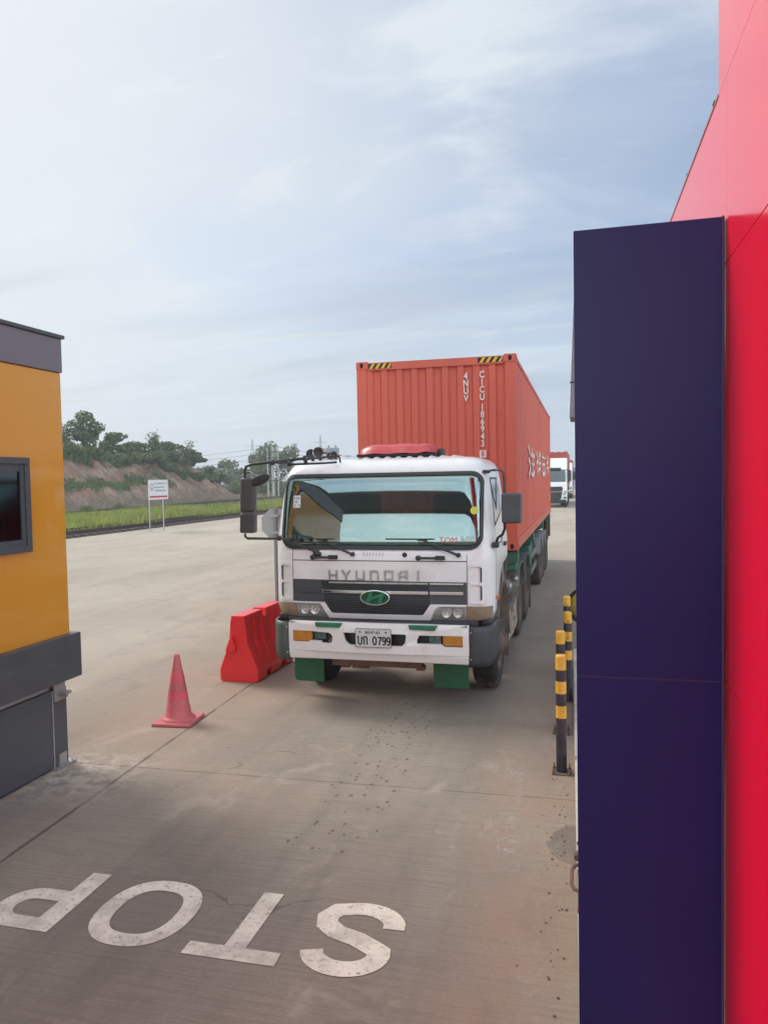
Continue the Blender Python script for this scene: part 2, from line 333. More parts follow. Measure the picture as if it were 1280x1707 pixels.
def concrete():
    k = node_mat('yard_concrete'); M = k.math; m = k.mix
    big = k.rng(k.noise(.22, 4, .55), .35, .68); mid = k.rng(k.noise(1.1, 7, .62, dist=.4), .3, .7); fine = k.noise(38, 6, .8)
    base = m(big, (0.265, 0.235, 0.202), (0.336, 0.304, 0.262)); base = m(M('MULTIPLY', mid, .55), base, (0.281, 0.248, 0.211))
    # broom marks across the lane and tyre marks along it
    broom = k.noise(5., 4, .6, (.35, 11, 1), 2.5); base = m(k.rng(broom, .40, .66, 0, .5), base, (0.176, 0.158, 0.142))
    streak = k.noise(1.8, 5, .6, (1.2, .10, 1), 2.); base = m(k.rng(streak, .46, .72, 0, .55), base, (0.172, 0.152, 0.136))
    # dark wheel tracks in the lane
    u = M('ADD', k.x, M('MULTIPLY', k.y, .045)); v = M('SUBTRACT', k.y, M('MULTIPLY', k.x, .025))
    def band(c, w): return k.rng(M('ABSOLUTE', M('SUBTRACT', u, c)), w * .25, w, 1., 0.)
    near = k.rng(k.y, 5., 11., 1., .25)
    tr = M('MULTIPLY', M('ADD', band(-2.5, .75), band(-.75, .6)), near); tr = M('MULTIPLY', tr, k.rng(k.noise(1.3, 6, .7, (1, .25, 1)), .35, .62, .05, .48))
    base = m(tr, base, (0.139, 0.124, 0.112))
    smudge = k.rng(k.noise(.75, 6, .6, (1, .55, 1), 20),   .53, .68, 0, .25); base = m(smudge, base, (0.160, 0.141, 0.125))
    # reddish soil dust by the kerb and in patches
    dustn = k.rng(k.noise(1.6, 8, .7), .36, .62)
    dr = M('MULTIPLY', k.rng(u, -.75, -.25), k.rng(dustn, 0, 1, .35, 1.)); dr = M('MULTIPLY', dr, k.rng(k.y, 5.5, 13, .68, .35))
    base = m(dr, base, (0.302, 0.209, 0.159))
    d2 = M('MULTIPLY', k.rng(k.noise(.45, 6, .6, vec=None), .52, .66), .38); base = m(d2, base, (0.353, 0.257, 0.206))
    spill = M('MULTIPLY', M('MULTIPLY', k.rng(M('ABSOLUTE', M('ADD', u, 3.95)), .1, 1.5, 1., 0.), k.rng(M('ABSOLUTE', M('SUBTRACT', k.y, 7.6)), .5, 3., 1., 0.)), .6); base = m(spill, base, (0.361, 0.265, 0.215))
    # white dried lime patch near booth corner
    lp = M('MULTIPLY', M('MULTIPLY', k.rng(M('ABSOLUTE', M('ADD', u, 4.0)), .1, .9, 1., 0.), k.rng(M('ABSOLUTE', M('SUBTRACT', k.y, 5.6)), .1, .8, 1., 0.)), k.rng(k.noise(7, 8, .75), .42, .58)); base = m(M('MULTIPLY', lp, .85), base, (.50, .46, .41))
    # droplets of oil in a trail
    vo = k.N.new('ShaderNodeTexVoronoi'); vo.inputs['Scale'].default_value = 19; vo.inputs['Randomness'].default_value = 1
    mp = k.N.new('ShaderNodeMapping'); mp.inputs['Scale'].default_value = (1, .75, 1); k.L.new(k.pos, mp.inputs[0]); k.L.new(mp.outputs[0], vo.inputs[0])
    sepc = k.N.new('ShaderNodeSeparateColor'); k.L.new(vo.outputs['Color'], sepc.inputs[0])
    size = k.rng(sepc.outputs[0], .35, 1., .08, .36, smooth=False)
    spot = M('LESS_THAN', vo.outputs['Distance'], size)
    tx = M('SUBTRACT', M('ADD', k.x, 1.78), M('MULTIPLY', M('SUBTRACT', k.y, 7), -.03))
    area = M('MULTIPLY', k.rng(M('ABSOLUTE', tx), .08, .42, 1., 0.), k.rng(M('ABSOLUTE', M('SUBTRACT', k.y, 6.6)), 1.0, 2.3, 1., 0.))
    spot = M('MULTIPLY', spot, M('GREATER_THAN', M('MULTIPLY', area, 1.), M('ADD', .05, M('MULTIPLY', sepc.outputs[1], .75)))); base = m(M('MULTIPLY', spot, .72), base, (.075, .055, .045))
    # sparse stray specks
    vo2 = k.N.new('ShaderNodeTexVoronoi'); vo2.inputs['Scale'].default_value = 2.2; k.L.new(k.pos, vo2.inputs[0]); s2 = k.N.new('ShaderNodeSeparateColor'); k.L.new(vo2.outputs['Color'], s2.inputs[0])
    sp2 = M('LESS_THAN', vo2.outputs['Distance'], k.rng(s2.outputs[0], .55, 1., 0., .05, smooth=False)); base = m(M('MULTIPLY', sp2, .8), base, (.07, .055, .045))
    # wet patch by the kerb
    wx = M('MULTIPLY', M('ADD', k.x, .05), 2.4); wy = M('MULTIPLY', M('SUBTRACT', k.y, 5.22), 1.5); wd = M('SQRT', M('ADD', M('MULTIPLY', wx, wx), M('MULTIPLY', wy, wy)))
    wd = M('ADD', wd, M('MULTIPLY', M('SUBTRACT', k.noise(6, 3), .5), .25)); wet = k.rng(wd, .42, .47, 1., 0.); base = m(M('MULTIPLY', wet, .6), base, (.10, .085, .075))
    # fine cracks and pale scratches
    vc = k.N.new('ShaderNodeTexVoronoi'); vc.feature = 'DISTANCE_TO_EDGE'; vc.inputs['Scale'].default_value = .55
    va = k.N.new('ShaderNodeVectorMath'); va.operation = 'ADD'; k.L.new(k.pos, va.inputs[0]); cn = k.N.new('ShaderNodeTexNoise'); cn.inputs['Scale'].default_value = 2.2; cn.inputs['Detail'].default_value = 7; k.L.new(k.pos, cn.inputs[0])
    vs_ = k.N.new('ShaderNodeVectorMath'); vs_.operation = 'SCALE'; vs_.inputs['Scale'].default_value = .55; k.L.new(cn.outputs['Color'], vs_.inputs[0]); k.L.new(vs_.outputs[0], va.inputs[1]); k.L.new(va.outputs[0], vc.inputs[0])
    crack = M('MULTIPLY', k.rng(vc.outputs['Distance'], .001, .006, 1., 0.), k.rng(k.noise(.6, 3), .54, .62)); base = m(M('MULTIPLY', crack, .6), base, (.09, .075, .062))
    scr = M('MULTIPLY', k.rng(k.noise(2.2, 6, .75, (.22, 26, 1), 4), .64, .70), k.rng(k.noise(1.1, 4), .5, .62)); base = m(M('MULTIPLY', scr, .45), base, (.46, .41, .36))
    # joints
    def joint(c, off, period, w):
        q = M('FRACT', M('DIVIDE', M('ADD', c, off + period * 40 + period / 2), period)); q = M('ABSOLUTE', M('SUBTRACT', q, .5)); return M('MULTIPLY', q, period)
    wob = M('MULTIPLY', M('SUBTRACT', k.noise(3.5, 5, .7), .5), .03)
    j1 = M('ADD', joint(u, 3.58, 4.85, 0), wob); j2 = M('ADD', joint(v, -5.95, 6., 0), wob)
    jm = M('MAXIMUM', k.rng(M('ABSOLUTE', j1), .006, .022, 1., 0.), k.rng(M('ABSOLUTE', j2), .003, .012, .75, 0.)); jm = M('MULTIPLY', jm, k.rng(k.noise(2.4, 4, .6), .3, .55, .35, 1.))
    base = m(M('MULTIPLY', jm, .8), base, (.07, .058, .048))
    base = m(k.rng(fine, .3, .7, 0, .34), base, (0.151, 0.133, 0.116))
    pit = k.rng(k.noise(75, 3, .6), .66, .72, 0, .5); base = m(pit, base, (.12, .10, .09))
    # paler slabs out in the open yard
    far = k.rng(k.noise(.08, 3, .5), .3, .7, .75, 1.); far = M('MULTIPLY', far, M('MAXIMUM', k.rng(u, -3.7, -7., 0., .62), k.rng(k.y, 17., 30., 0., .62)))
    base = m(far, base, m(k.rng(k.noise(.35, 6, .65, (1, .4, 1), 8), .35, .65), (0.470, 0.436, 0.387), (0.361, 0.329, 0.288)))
    blot = k.noise(1.9, 9, .72, (1, .8, 1), 30, .6); base = m(k.rng(blot, .54, .70, 0, .38), base, (.42, .375, .32)); base = m(k.rng(blot, .46, .30, 0, .42), base, (.17, .15, .13))
    base = m(1., base, (1.08, 1.03, .96), 'MULTIPLY')
    k.L.new(base, k.b.inputs['Base Color'])
    rgh = M('SUBTRACT', .86, M('MULTIPLY', wet, .3)); k.L.new(rgh, k.b.inputs['Roughness'])
    k.b.inputs['Specular IOR Level'].default_value = .35
    hgt = M('SUBTRACT', M('ADD', M('MULTIPLY', fine, .25), M('MULTIPLY', broom, .3)), jm); k.bump(hgt, .55, .016)
    return k.m
def earth():
    k = node_mat('verge_ground'); n = k.rng(k.noise(.35, 8, .65), .35, .65)
    c = k.mix(n, (.13, .145, .05), (.25, .21, .13)); c = k.mix(k.rng(k.noise(2.2, 6, .7), .45, .7, 0, .6), c, (.10, .115, .03))
    k.L.new(c, k.b.inputs['Base Color']); k.b.inputs['Roughness'].default_value = .95; k.bump(k.noise(4, 6, .7), .6, .08); return k.m
EARTH = earth()
g = MB(); g.add([(-1600, -300, -.03), (1600, -300, -.03), (1600, 1700, -.03), (-1600, 1700, -.03)], [(0, 1, 2, 3)])
tag(g.build('ground', EARTH), kind='structure')
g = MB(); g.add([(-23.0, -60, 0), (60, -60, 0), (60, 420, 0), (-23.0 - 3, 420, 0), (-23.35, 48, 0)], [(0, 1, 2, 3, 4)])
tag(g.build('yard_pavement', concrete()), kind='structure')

# painted STOP, read by the drivers coming the other way
def worn_paint(name, c, lo, hi, sc=9., amt=1.):
    k = node_mat(name); N = k.N; L = k.L
    n = k.noise(sc, 8, .75); lines = k.noise(3., 5, .7, (.5, 9, 1), 3); w = k.math('MULTIPLY', k.math('MULTIPLY', k.rng(n, lo, hi), k.rng(lines, .30, .38, .45, 1.)), amt)
    k.L.new(k.mix(k.rng(k.noise(4, 7, .75), .38, .68), c, tuple(v * .66 for v in c)), k.b.inputs['Base Color']); k.b.inputs['Roughness'].default_value = .75
    t = N.new('ShaderNodeBsdfTransparent'); mx = N.new('ShaderNodeMixShader'); L.new(w, mx.inputs[0]); L.new(t.outputs[0], mx.inputs[1]); L.new(k.b.outputs[0], mx.inputs[2])
    L.new(mx.outputs[0], N['Material Output'].inputs[0]); return k.m
PAINT = worn_paint('worn_road_paint', (.80, .72, .60), .27, .47, 30.)
mb = MB(); gp = lambda u, v, d: (u, v, .004)
def flat(pts): mb.add([(p[0], p[1], .004) for p in pts], [tuple(range(len(pts)))])
def ring(outer, inner):
    n = len(outer); mb.add([(p[0], p[1], .004) for p in outer + inner], [(i, (i + 1) % n, n + (i + 1) % n, n + i) for i in range(n)])
def fstroke(pts, w, closed=False):
    t = MB(); stroke(t, pts, w, gp, 0, 0, closed); n = len(pts); mb.add(t.v[:2 * n], [f for f in t.f if max(f) < 2 * n])
flat([(-2.085, 3.540), (-1.553, 3.545), (-1.558, 3.655), (-2.085, 3.650)]); flat([(-1.884, 3.651), (-1.762, 3.651), (-1.760, 4.197), (-1.883, 4.194)])
# O
fstroke([(-2.475 + .237 * math.copysign(abs(math.cos(a)) ** .84, math.cos(a)), 3.853 + .278 * math.copysign(abs(math.sin(a)) ** .84, math.sin(a))) for a in [i * math.tau / 48 for i in range(48)]], .112, True)
# S (turned half round)
S_ = [(-1.030, 3.992)] + arc(-1.222, 4.000, .195, .155, 2, 118, 10)[1:] + [(-1.385, 4.115), (-1.425, 4.04), (-1.405, 3.965), (-1.33, 3.905), (-1.20, 3.865), (-1.11, 3.815)] + arc(-1.232, 3.745, .182, .142, 15, -172, 14)
fstroke(S_, .122)
# P
flat([(-3.055, 3.54), (-2.918, 3.54), (-2.923, 4.172), (-3.056, 4.168)])
fstroke([(-3.055, 3.598), (-3.17, 3.598)] + arc(-3.20, 3.742, .14, .144, 270, 90, 12) + [(-3.17, 3.886), (-3.055, 3.886)], .115)
tag(mb.build('stop_marking', PAINT), kind='structure')
# faded edge line
FADED = worn_paint('faded_line_paint', (.60, .54, .48), .40, .74, 9., .42)
mb = MB(); flat([(-.56, 4.75), (-.40, 4.75), (-.51, 6.75), (-.67, 6.75)]); flat([(-.63, 7.62), (-.50, 7.62), (-.51, 7.80), (-.64, 7.80)]); flat([(-.74, 11.85), (-.60, 11.85), (-.61, 12.2), (-.75, 12.2)])
tag(mb.build('edge_line_marking', FADED), kind='structure')
# kerb and island the booths stand on
KERBM = mat('kerb_concrete', (.42, .40, .37), .85, var=.15, scale=6, dirt_glare=(.25, .20, .17), dirt_glare_amt=.2, bump=.3)
mb = MB(); mb.prism([(-.005 - .0, -6), (3.2, -6), (3.2, 10.6), (-.138, 10.6), (-.075, 6.36), (-.03, 3.5)], 'z', -.01, .15)
tag(mb.build('island_kerb', KERBM, bevel=.012), kind='structure')

# small stones and soil crumbs swept against the kerb
mb = MB(); rs = random.Random(9)
for i in range(170):
    y = 3.2 + rs.random() ** 1.3 * 5.0; x = -.045 - .011 * y - abs(rs.gauss(0, .11)) - .01; s = .002 + rs.random() ** 3 * .010
    q = [(x + s * rs.uniform(.6, 1.2) * math.cos(a), y + s * rs.uniform(.6, 1.2) * math.sin(a)) for a in (0, 1.3, 2.5, 3.8, 5.0)]
    mb.add([(p[0], p[1], .001) for p in q] + [(x + (p[0] - x) * .6, y + (p[1] - y) * .6, .001 + s * .7) for p in q], [(4, 3, 2, 1, 0), (5, 6, 7, 8, 9)] + [(j, (j + 1) % 5, 5 + (j + 1) % 5, 5 + j) for j in range(5)])
tag(mb.build('kerb_debris', mat('soil_crumbs', (.16, .12, .095), .95, var=.6, scale=30)), 'small dark stones and soil crumbs lying along the kerb', 'debris', kind='stuff')
# railway tracks beyond the yard
BALLAST = mat('ballast', (.07, .052, .045), .95, var=.5, scale=9, bump=1., bscale=12)
RAILM = mat('rail_steel', (.075, .05, .045), .6, .4, var=.3, scale=5)
SLEEP = mat('sleeper_concrete', (.12, .10, .085), .9, var=.2)
def track(label, x0, x1, y0, y1, up=0.):
    t = empty('railway_track', ((x0 + x1) / 2, y0, 0), label, 'railway track', 'railway tracks beyond the yard')
    X = lambda y: x0 + (x1 - x0) * (y - y0) / (y1 - y0)
    a = MB(); t_z = up
    a.hexa([(x0 - 1.1, y0, -.05), (x0 + 1.1, y0, -.05), (x1 + 1.1, y1, -.05), (x1 - 1.1, y1, -.05), (x0 - .95, y0, .1 + up), (x0 + .95, y0, .1 + up), (x1 + .95, y1, .1 + up), (x1 - .95, y1, .1 + up)]); a.build('ballast_bed', BALLAST, t)
    for s in (-.75, .75):
        b = MB()
        for (w, z0, z1) in ((.07, .14 + up, .155 + up), (.02, .155 + up, .27 + up), (.036, .27 + up, .31 + up)):
            b.hexa([(x0 + s - w, y0, z0), (x0 + s + w, y0, z0), (x1 + s + w, y1, z0), (x1 + s - w, y1, z0), (x0 + s - w, y0, z1), (x0 + s + w, y0, z1), (x1 + s + w, y1, z1), (x1 + s - w, y1, z1)])
        b.build('rail', RAILM, t)
    b = MB(); y = y0 + .3
    while y < min(y1, 140): b.box(X(y) - 1.2, X(y) + 1.2, y - .12, y + .12, .06 + up, .135 + up); y += .65
    o = b.build('sleepers', SLEEP, t); o['kind'] = 'stuff'
track('near railway track in dark ballast along the concrete yard edge', -24.2, -25.6, 18, 190)
track('far railway track between the green grass and the cut hill', -37.6, -43.5, 30, 190, .10)

# cut hill
def hillh(x, y):
    foot = -47 - .03 * (y - 60) + 1.2 * math.sin(y * .11) + .6 * math.sin(y * .37 + 1)
    s = foot - x
    # end of the spur
    e = (108.5 + .12 * max(0, s) - y) / 10.5; e = max(0., min(1., e)); e = e * e * (3 - 2 * e)
    if s < 0: return 0.
    lo = 5.0 + .10 * (min(y, 95) - 60) * .12
    terr = max(0., min(1., (86 - y) / 8))
    # lower bank, bench, upper bank
    a = min(s / 2.2, 1.) * 2.2 + max(0, min((s - 2.2) / 2.6, 1)) * .35 + max(0, min((s - 4.8) / 2.4, 1)) * (lo - 2.55)
    b = min(s / 6.2, 1.) ** .8 * lo
    h = a * terr + b * (1 - terr)
    h += max(0, min((s - 7.2) / 16, 1)) * 2.2
    return h * e
def build_hill():
    ys = np.arange(36, 126, .4); xs = np.concatenate([np.arange(-45, -58, -.3), np.arange(-58, -130, -3.)])
    V = []; rr = np.random.default_rng(3)
    gul = np.interp(np.arange(0, 80, .4), np.arange(0, 80, 1.1), rr.normal(0, 1, len(np.arange(0, 80, 1.1))))
    for j, y in enumerate(ys):
        for i, x in enumerate(xs):
            h = hillh(x + .38 * gul[j % len(gul)], y)
            V.append((x, y, h + (rr.normal(0, .06) if h > .2 else -.05)))
    nx = len(xs); F = [(j * nx + i, j * nx + i + 1, (j + 1) * nx + i + 1, (j + 1) * nx + i) for j in range(len(ys) - 1) for i in range(nx - 1)]
    k = node_mat('hill_soil'); k.b.inputs['Roughness'].default_value = .95
    nz = k.N.new('ShaderNodeSeparateXYZ'); k.L.new(k.geo.outputs['Normal'], nz.inputs[0])
    st = k.noise(1.0, 8, .7, (1, 2.2, .5)); c = k.mix(k.rng(st, .35, .65), (.38, .21, .145), (.24, .13, .092))
    c = k.mix(k.rng(k.noise(.35, 6, .6, (1, 1, 2.5)), .42, .62, 0, .7), c, (.42, .31, .24))
    c = k.mix(k.rng(k.noise(1.5, 8, .8, (.6, 2.2, .35)), .48, .62, 0, .7), c, (.105, .07, .05)); c = k.mix(k.rng(k.z, .2, 2.2, .55, 0.), c, (.13, .115, .075))
    gr = k.math('MULTIPLY', k.rng(k.noise(.5, 7, .7), .46, .60), k.rng(nz.outputs[2], .5, .85, .3, 1.)); c = k.mix(k.math('MULTIPLY', gr, .5), c, (.085, .10, .045))
    top = k.rng(k.z, 5.2, 6.2); c = k.mix(top, c, (.05, .075, .028))
    k.L.new(c, k.b.inputs['Base Color']); k.bump(k.noise(2.2, 7, .7, (1, 1.6, .6)), .9, .35)
    mb = MB(); mb.add(V, F, False); tag(mb.build('hill', k.m), kind='structure')
build_hill()

# ---------------------------------------------------------------- foliage
def fol(name, a, b_, tr=.3):
    k = node_mat(name); oi = k.N.new('ShaderNodeObjectInfo')
    c = k.mix(k.rng(k.noise(.9, 4, .7), .35, .65), a, b_)
    at = k.N.new('ShaderNodeAttribute'); at.attribute_name = 'tint'; sc = k.N.new('ShaderNodeVectorMath'); sc.operation = 'SCALE'; k.L.new(c, sc.inputs[0]); k.L.new(at.outputs['Fac'], sc.inputs['Scale'])
    k.L.new(sc.outputs[0], k.b.inputs['Base Color']); k.b.inputs['Roughness'].default_value = .6; k.b.inputs['Specular IOR Level'].default_value = .25
    tl = k.N.new('ShaderNodeBsdfTranslucent'); k.L.new(sc.outputs[0], tl.inputs[0]); mx = k.N.new('ShaderNodeMixShader'); mx.inputs[0].default_value = tr
    k.L.new(k.b.outputs[0], mx.inputs[1]); k.L.new(tl.outputs[0], mx.inputs[2]); k.L.new(mx.outputs[0], k.N['Material Output'].inputs[0]); return k.m
F_DARK = fol('dark_leaves', (.065, .10, .042), (.12, .16, .065)); F_MID = fol('mid_green_leaves', (.085, .125, .046), (.14, .185, .07)); F_PALE = fol('pale_green_leaves', (.09, .135, .055), (.145, .19, .085)); F_GRASS = fol('bright_grass', (.17, .23, .055), (.36, .38, .11), .4)
F_DRY = fol('dry_grass', (.17, .17, .075), (.27, .23, .13), .3)
BARK = mat('bark', (.12, .095, .07), .9, var=.3, scale=6)
def leaf_mesh(name, C_, N_, S_, m, parent=None, aspect=.55, org=None):
    """C_: centres, N_: normals, S_: sizes -> one mesh of pointed leaf clumps"""
    n = len(C_); t = rng.normal(size=(n, 3)); t -= (t * N_).sum(1)[:, None] * N_; t /= np.linalg.norm(t, axis=1)[:, None]; b = np.cross(N_, t)
    a = t * S_[:, None] * .5; w = b * S_[:, None] * .5 * aspect
    V = np.stack([C_ - a, C_ + w - a * .1, C_ + a, C_ - w - a * .1], 1).reshape(-1, 3)
    if org is None: org = ORG.get(parent, (0, 0, 0)) if parent else (0, 0, 0)
    V = V - np.array(org); return quads(name, V, m, parent, np.repeat(rng.uniform(.65, 1.4, n), 4))
def quads(name, V, m, parent=None, tint=None, loc=None):
    n = len(V) // 4; me = bpy.data.meshes.new(name); me.vertices.add(len(V)); me.vertices.foreach_set('co', V.astype(np.float32).ravel())
    me.loops.add(n * 4); me.loops.foreach_set('vertex_index', np.arange(n * 4, dtype=np.int32)); me.polygons.add(n); me.polygons.foreach_set('loop_start', np.arange(0, n * 4, 4, dtype=np.int32)); me.update(calc_edges=True)
    at = me.attributes.new('tint', 'FLOAT', 'POINT'); at.data.foreach_set('value', (tint if tint is not None else np.ones(n * 4)).astype(np.float32))
    me.materials.append(m); o = link(name, me, parent)
    if loc: o.location = loc
    return o
def blob(c, r, n, sz):
    c = np.array(c); r = np.array(r); d = rng.normal(size=(n, 3)); d /= np.linalg.norm(d, axis=1)[:, None]
    rad = rng.uniform(.45, 1.06, n) ** .6; P = c + d * r * rad[:, None]; N_ = d + rng.normal(0, .55, (n, 3)); N_ /= np.linalg.norm(N_, axis=1)[:, None]
    return P, N_, rng.uniform(.6, 1.4, n) * sz
def crown(blobs, sz, dens=1.):
    A = [blob(c, r, int(dens * n), sz) for c, r, n in blobs]; return [np.concatenate([a[i] for a in A]) for i in range(3)]
def tree(x, y, z, h, w, label,  m=F_DARK, kind='round', group='trees on and behind the cut hill', sz=.38, dens=1., cat='tree', name=None):
    if z > 3: y = 62 + (y - 62) * 1.24; z = hillh(x, y) - .2; h *= .80; w *= .9
    names = {'round': 'broadleaf_tree', 'bush': 'bush', 'tall': 'slender_tree', 'fan': 'palm_tree', 'bamboo': 'bamboo_clump'}
    t = empty(name or names[kind], (x, y, z), label, cat, group)
    tr = MB(); B = []
    if kind == 'bush':
        for i in range(7):
            a = random.uniform(0, math.tau); q = random.uniform(0, .62) * w; hh = random.uniform(.3, .72) * h
            B.append(((x + math.cos(a) * q, y + math.sin(a) * q, z + hh), (w * random.uniform(.32, .55), w * random.uniform(.32, .55), h * random.uniform(.26, .42)), 190))
        for i in range(4):
            a = random.uniform(0, math.tau); tr.tube([(x, y, z - .3), (x + math.cos(a) * w * .3, y + math.sin(a) * w * .3, z + h * .6)], [.06, .02], 5)
    elif kind in ('round', 'tall'):
        th = .42 * h if kind == 'round' else .6 * h
        tr.tube([(x, y, z - .3), (x + .1, y, z + th * .5), (x - .1, y + .1, z + th), (x, y, z + h * .85)], [h * .028, h * .022, h * .016, .03], 7)
        for i in range(9 if kind == 'round' else 7):
            a = random.uniform(0, math.tau); q = random.uniform(.25, .8) * w; hh = random.uniform(.25 if z > 3 else .42, .9) * h
            k_ = 1 - .35 * (hh / h)
            px, py, pz = x + math.cos(a) * q * k_, y + math.sin(a) * q * k_, z + hh
            tr.tube([(x, y, z + th * random.uniform(.6, 1)), ((x + px) / 2, (y + py) / 2, z + th + (pz - z - th) * .35), (px, py, pz)], [h * .012, h * .008, .02], 5)
            B.append(((px, py, pz), (w * random.uniform(.28, .45), w * random.uniform(.28, .45), h * random.uniform(.10, .17)), 200))
        B.append(((x, y, z + h * .9), (w * .38, w * .38, h * .12), 160))
    elif kind == 'fan':
        tr.tube([(x, y, z - .3), (x, y, z + h * .5)], [.14, .1], 7); Ps = []; Ns = []; Ss = []
        for i in range(15):
            a = i / 15 * math.tau + random.uniform(-.2, .2); el = random.uniform(.1, 1.25)
            for s in np.linspace(.15, 1, 14):
                for sd_ in (-1, 1):
                    rr = w * s; zz = z + h * .5 + rr * math.sin(el) - .45 * rr * rr / w * math.cos(el)
                    Ps.append((x + math.cos(a) * rr * math.cos(el) + sd_ * -.10 * math.sin(a), y + math.sin(a) * rr * math.cos(el) + sd_ * .10 * math.cos(a), zz)); Ns.append((random.gauss(0, .4), random.gauss(0, .4), 1)); Ss.append(.5)
        Ns = np.array(Ns); Ns /= np.linalg.norm(Ns, axis=1)[:, None]
        leaf_mesh('crown', np.array(Ps), Ns, np.array(Ss), m, t, .4); tr.build('trunk', BARK, t); return t
    elif kind == 'bamboo':
        Ps = []
        for i in range(16):
            a = random.uniform(0, math.tau); ln = random.uniform(.15, .9) * w; top = h * random.uniform(.7, 1)
            pts = [(x, y, z), (x + math.cos(a) * ln * .25, y + math.sin(a) * ln * .25, z + top * .6), (x + math.cos(a) * ln, y + math.sin(a) * ln, z + top)]; tr.tube(pts, [.05, .035, .015], 5)
            for s in np.linspace(.35, 1, 34):
                q = s * s; Ps.append((x + math.cos(a) * ln * q + random.gauss(0, .3), y + math.sin(a) * ln * q + random.gauss(0, .3), z + top * s + random.gauss(0, .22)))
        Ps = np.array(Ps); Ns = rng.normal(size=Ps.shape); Ns /= np.linalg.norm(Ns, axis=1)[:, None]; leaf_mesh('crown', Ps, Ns, rng.uniform(.3, .6, len(Ps)), m, t, .35); tr.build('trunk', BARK, t); return t
    P, N_, S_2 = crown(B, sz, dens); leaf_mesh('crown', P, N_, S_2, m, t); tr.build('trunk', BARK, t)
    return t
HG = 'trees on and behind the cut hill'
# skyline trees on the hill, left to right in the picture
tree(-56.5, 69, 6.3, 5.6, 3.4, 'dark tree on the hill top just beside the yellow booth wall', F_DARK)
tree(-56, 74.5, 6.4, 7.2, 3.0, 'tallest dark tree on the hill with an uneven knobbly crown', F_DARK, dens=1.2)
tree(-56.5, 79.5, 6.5, 4.4, 3.0, 'low dark tree on the hill right of the tallest tree', F_DARK)
tree(-57, 84, 6.6, 3.3, 2.6, 'small dark tree in the dip of the hill skyline', F_DARK)
tree(-54.5, 84.5, 6.6, 5.2, 1.9, 'feathery bamboo leaning over the left side of the broad bushy crown', F_MID, 'bamboo')
tree(-55, 87.5, 6.3, 4.2, 3.6, 'broad dark bushy tree on the middle of the hill', F_DARK, dens=1.3)
tree(-54, 90.5, 6.2, 5.4, 1.6, 'feathery bamboo sticking up behind the broad bushy tree', F_MID, 'bamboo')
tree(-54.5, 92, 5.8, 3.6, 3.0, 'dark bushy tree sloping down right of the feathery bamboo', F_DARK)
tree(-52.6, 94, 5.2, 3.0, 1.5, 'banana like plant with spread leaves on the hill skyline', F_MID, 'fan', cat='plant')
tree(-53.5, 96.5, 5.2, 3.2, 2.6, 'dark shrub covered tree near the right end of the hill', F_DARK)
tree(-51.4, 94.6, 3.9, 3.0, 1.6, 'palm like plant hanging over the right end of the hill', F_DARK, 'fan', cat='plant')
# bushes along the crest
spec = [(-54.6, 62.5, 5.2, 2.7), (-54.4, 66.5, 4.6, 2.7), (-54.4, 70.2, 4.4, 2.6), (-54.2, 73.8, 4.2, 2.4), (-54.0, 77.0, 3.4, 2.4), (-53.6, 79.8, 3.2, 2.2), (-53.4, 82.4, 3.3, 2.2), (-53.2, 85.2, 2.9, 2.2), (-52.9, 87.8, 2.8, 2.2), (-52.6, 90.3, 2.6, 2.0), (-51.9, 92.4, 2.5, 1.9)]
where = ['nearest the yellow booth', 'second along the crest from the booth', 'below the tallest hill tree', 'right below the low dark tree', 'below the dip in the skyline', 'left of the crest notch', 'above the slanting crease in the bank', 'below the feathery bamboo', 'above the white notice board', 'right of the notice board on the crest', 'at the right end of the crest']
for i, (x, y, h, w) in enumerate(spec):
    y_ = 62 + (y - 62) * 1.24
    tree(x, y, max(3.1, hillh(x, y_) - .2), h * .62, w * 1.15, 'green bush on the hill crest, ' + where[i], (F_MID, F_PALE, F_MID)[i % 3], 'bush', 'bushes along the hill crest', .34, 1.3, 'bush')
# grass and weeds on the bench and banks
def scatter(name, n, fn, h0, h1, w, m, lean=.35, kind=True):
    P = np.array([fn() for _ in range(n)]); a = rng.uniform(0, math.tau, n); dx = np.stack([np.cos(a), np.sin(a), 0 * a], 1) * w
    H = rng.uniform(h0, h1, n); up = np.stack([rng.normal(0, lean, n) * H, rng.normal(0, lean, n) * H, H], 1)
    V = np.stack([P - dx, P + dx, P + up + dx * .15, P + up - dx * .15], 1).reshape(-1, 3)
    o = quads(name, V, m, tint=np.repeat(rng.uniform(.6, 1.35, n), 4)); return tag(o, kind='stuff')
def on_bench():
    y = random.uniform(50, 86); s = random.uniform(1.8, 5.3); x = -47 - .03 * (y - 60) + 1.2 * math.sin(y * .11) + .6 * math.sin(y * .37 + 1) - s; return (x, y, hillh(x, y) - .05)
o = scatter('bench_grass', 8000, on_bench, .2, .5, .05, F_MID); tag(o, 'green grass growing on the bench halfway up the cut hill', 'grass')
def on_crest():
    y = random.uniform(50, 103); s = random.uniform(6.6, 12); x = -47 - .03 * (y - 60) + 1.2 * math.sin(y * .11) - s; return (x, y, hillh(x, y) - .05)
o = scatter('crest_undergrowth', 16000, on_crest, .3, 1.1, .07, F_MID); tag(o, 'undergrowth along the top edge of the cut hill', 'undergrowth')
def meadow():
    while True:
        y = random.uniform(20, 115) if random.random() < .4 else random.uniform(22, 60); x = random.uniform(-35.4, -24.5)
        if math.sin(x * .7 + y * .23) + math.sin(y * .5 - x * .3) + random.gauss(0, .6) > -.35 and x < -24.55 - .0081 * (y - 18): return (x, y, -.03)
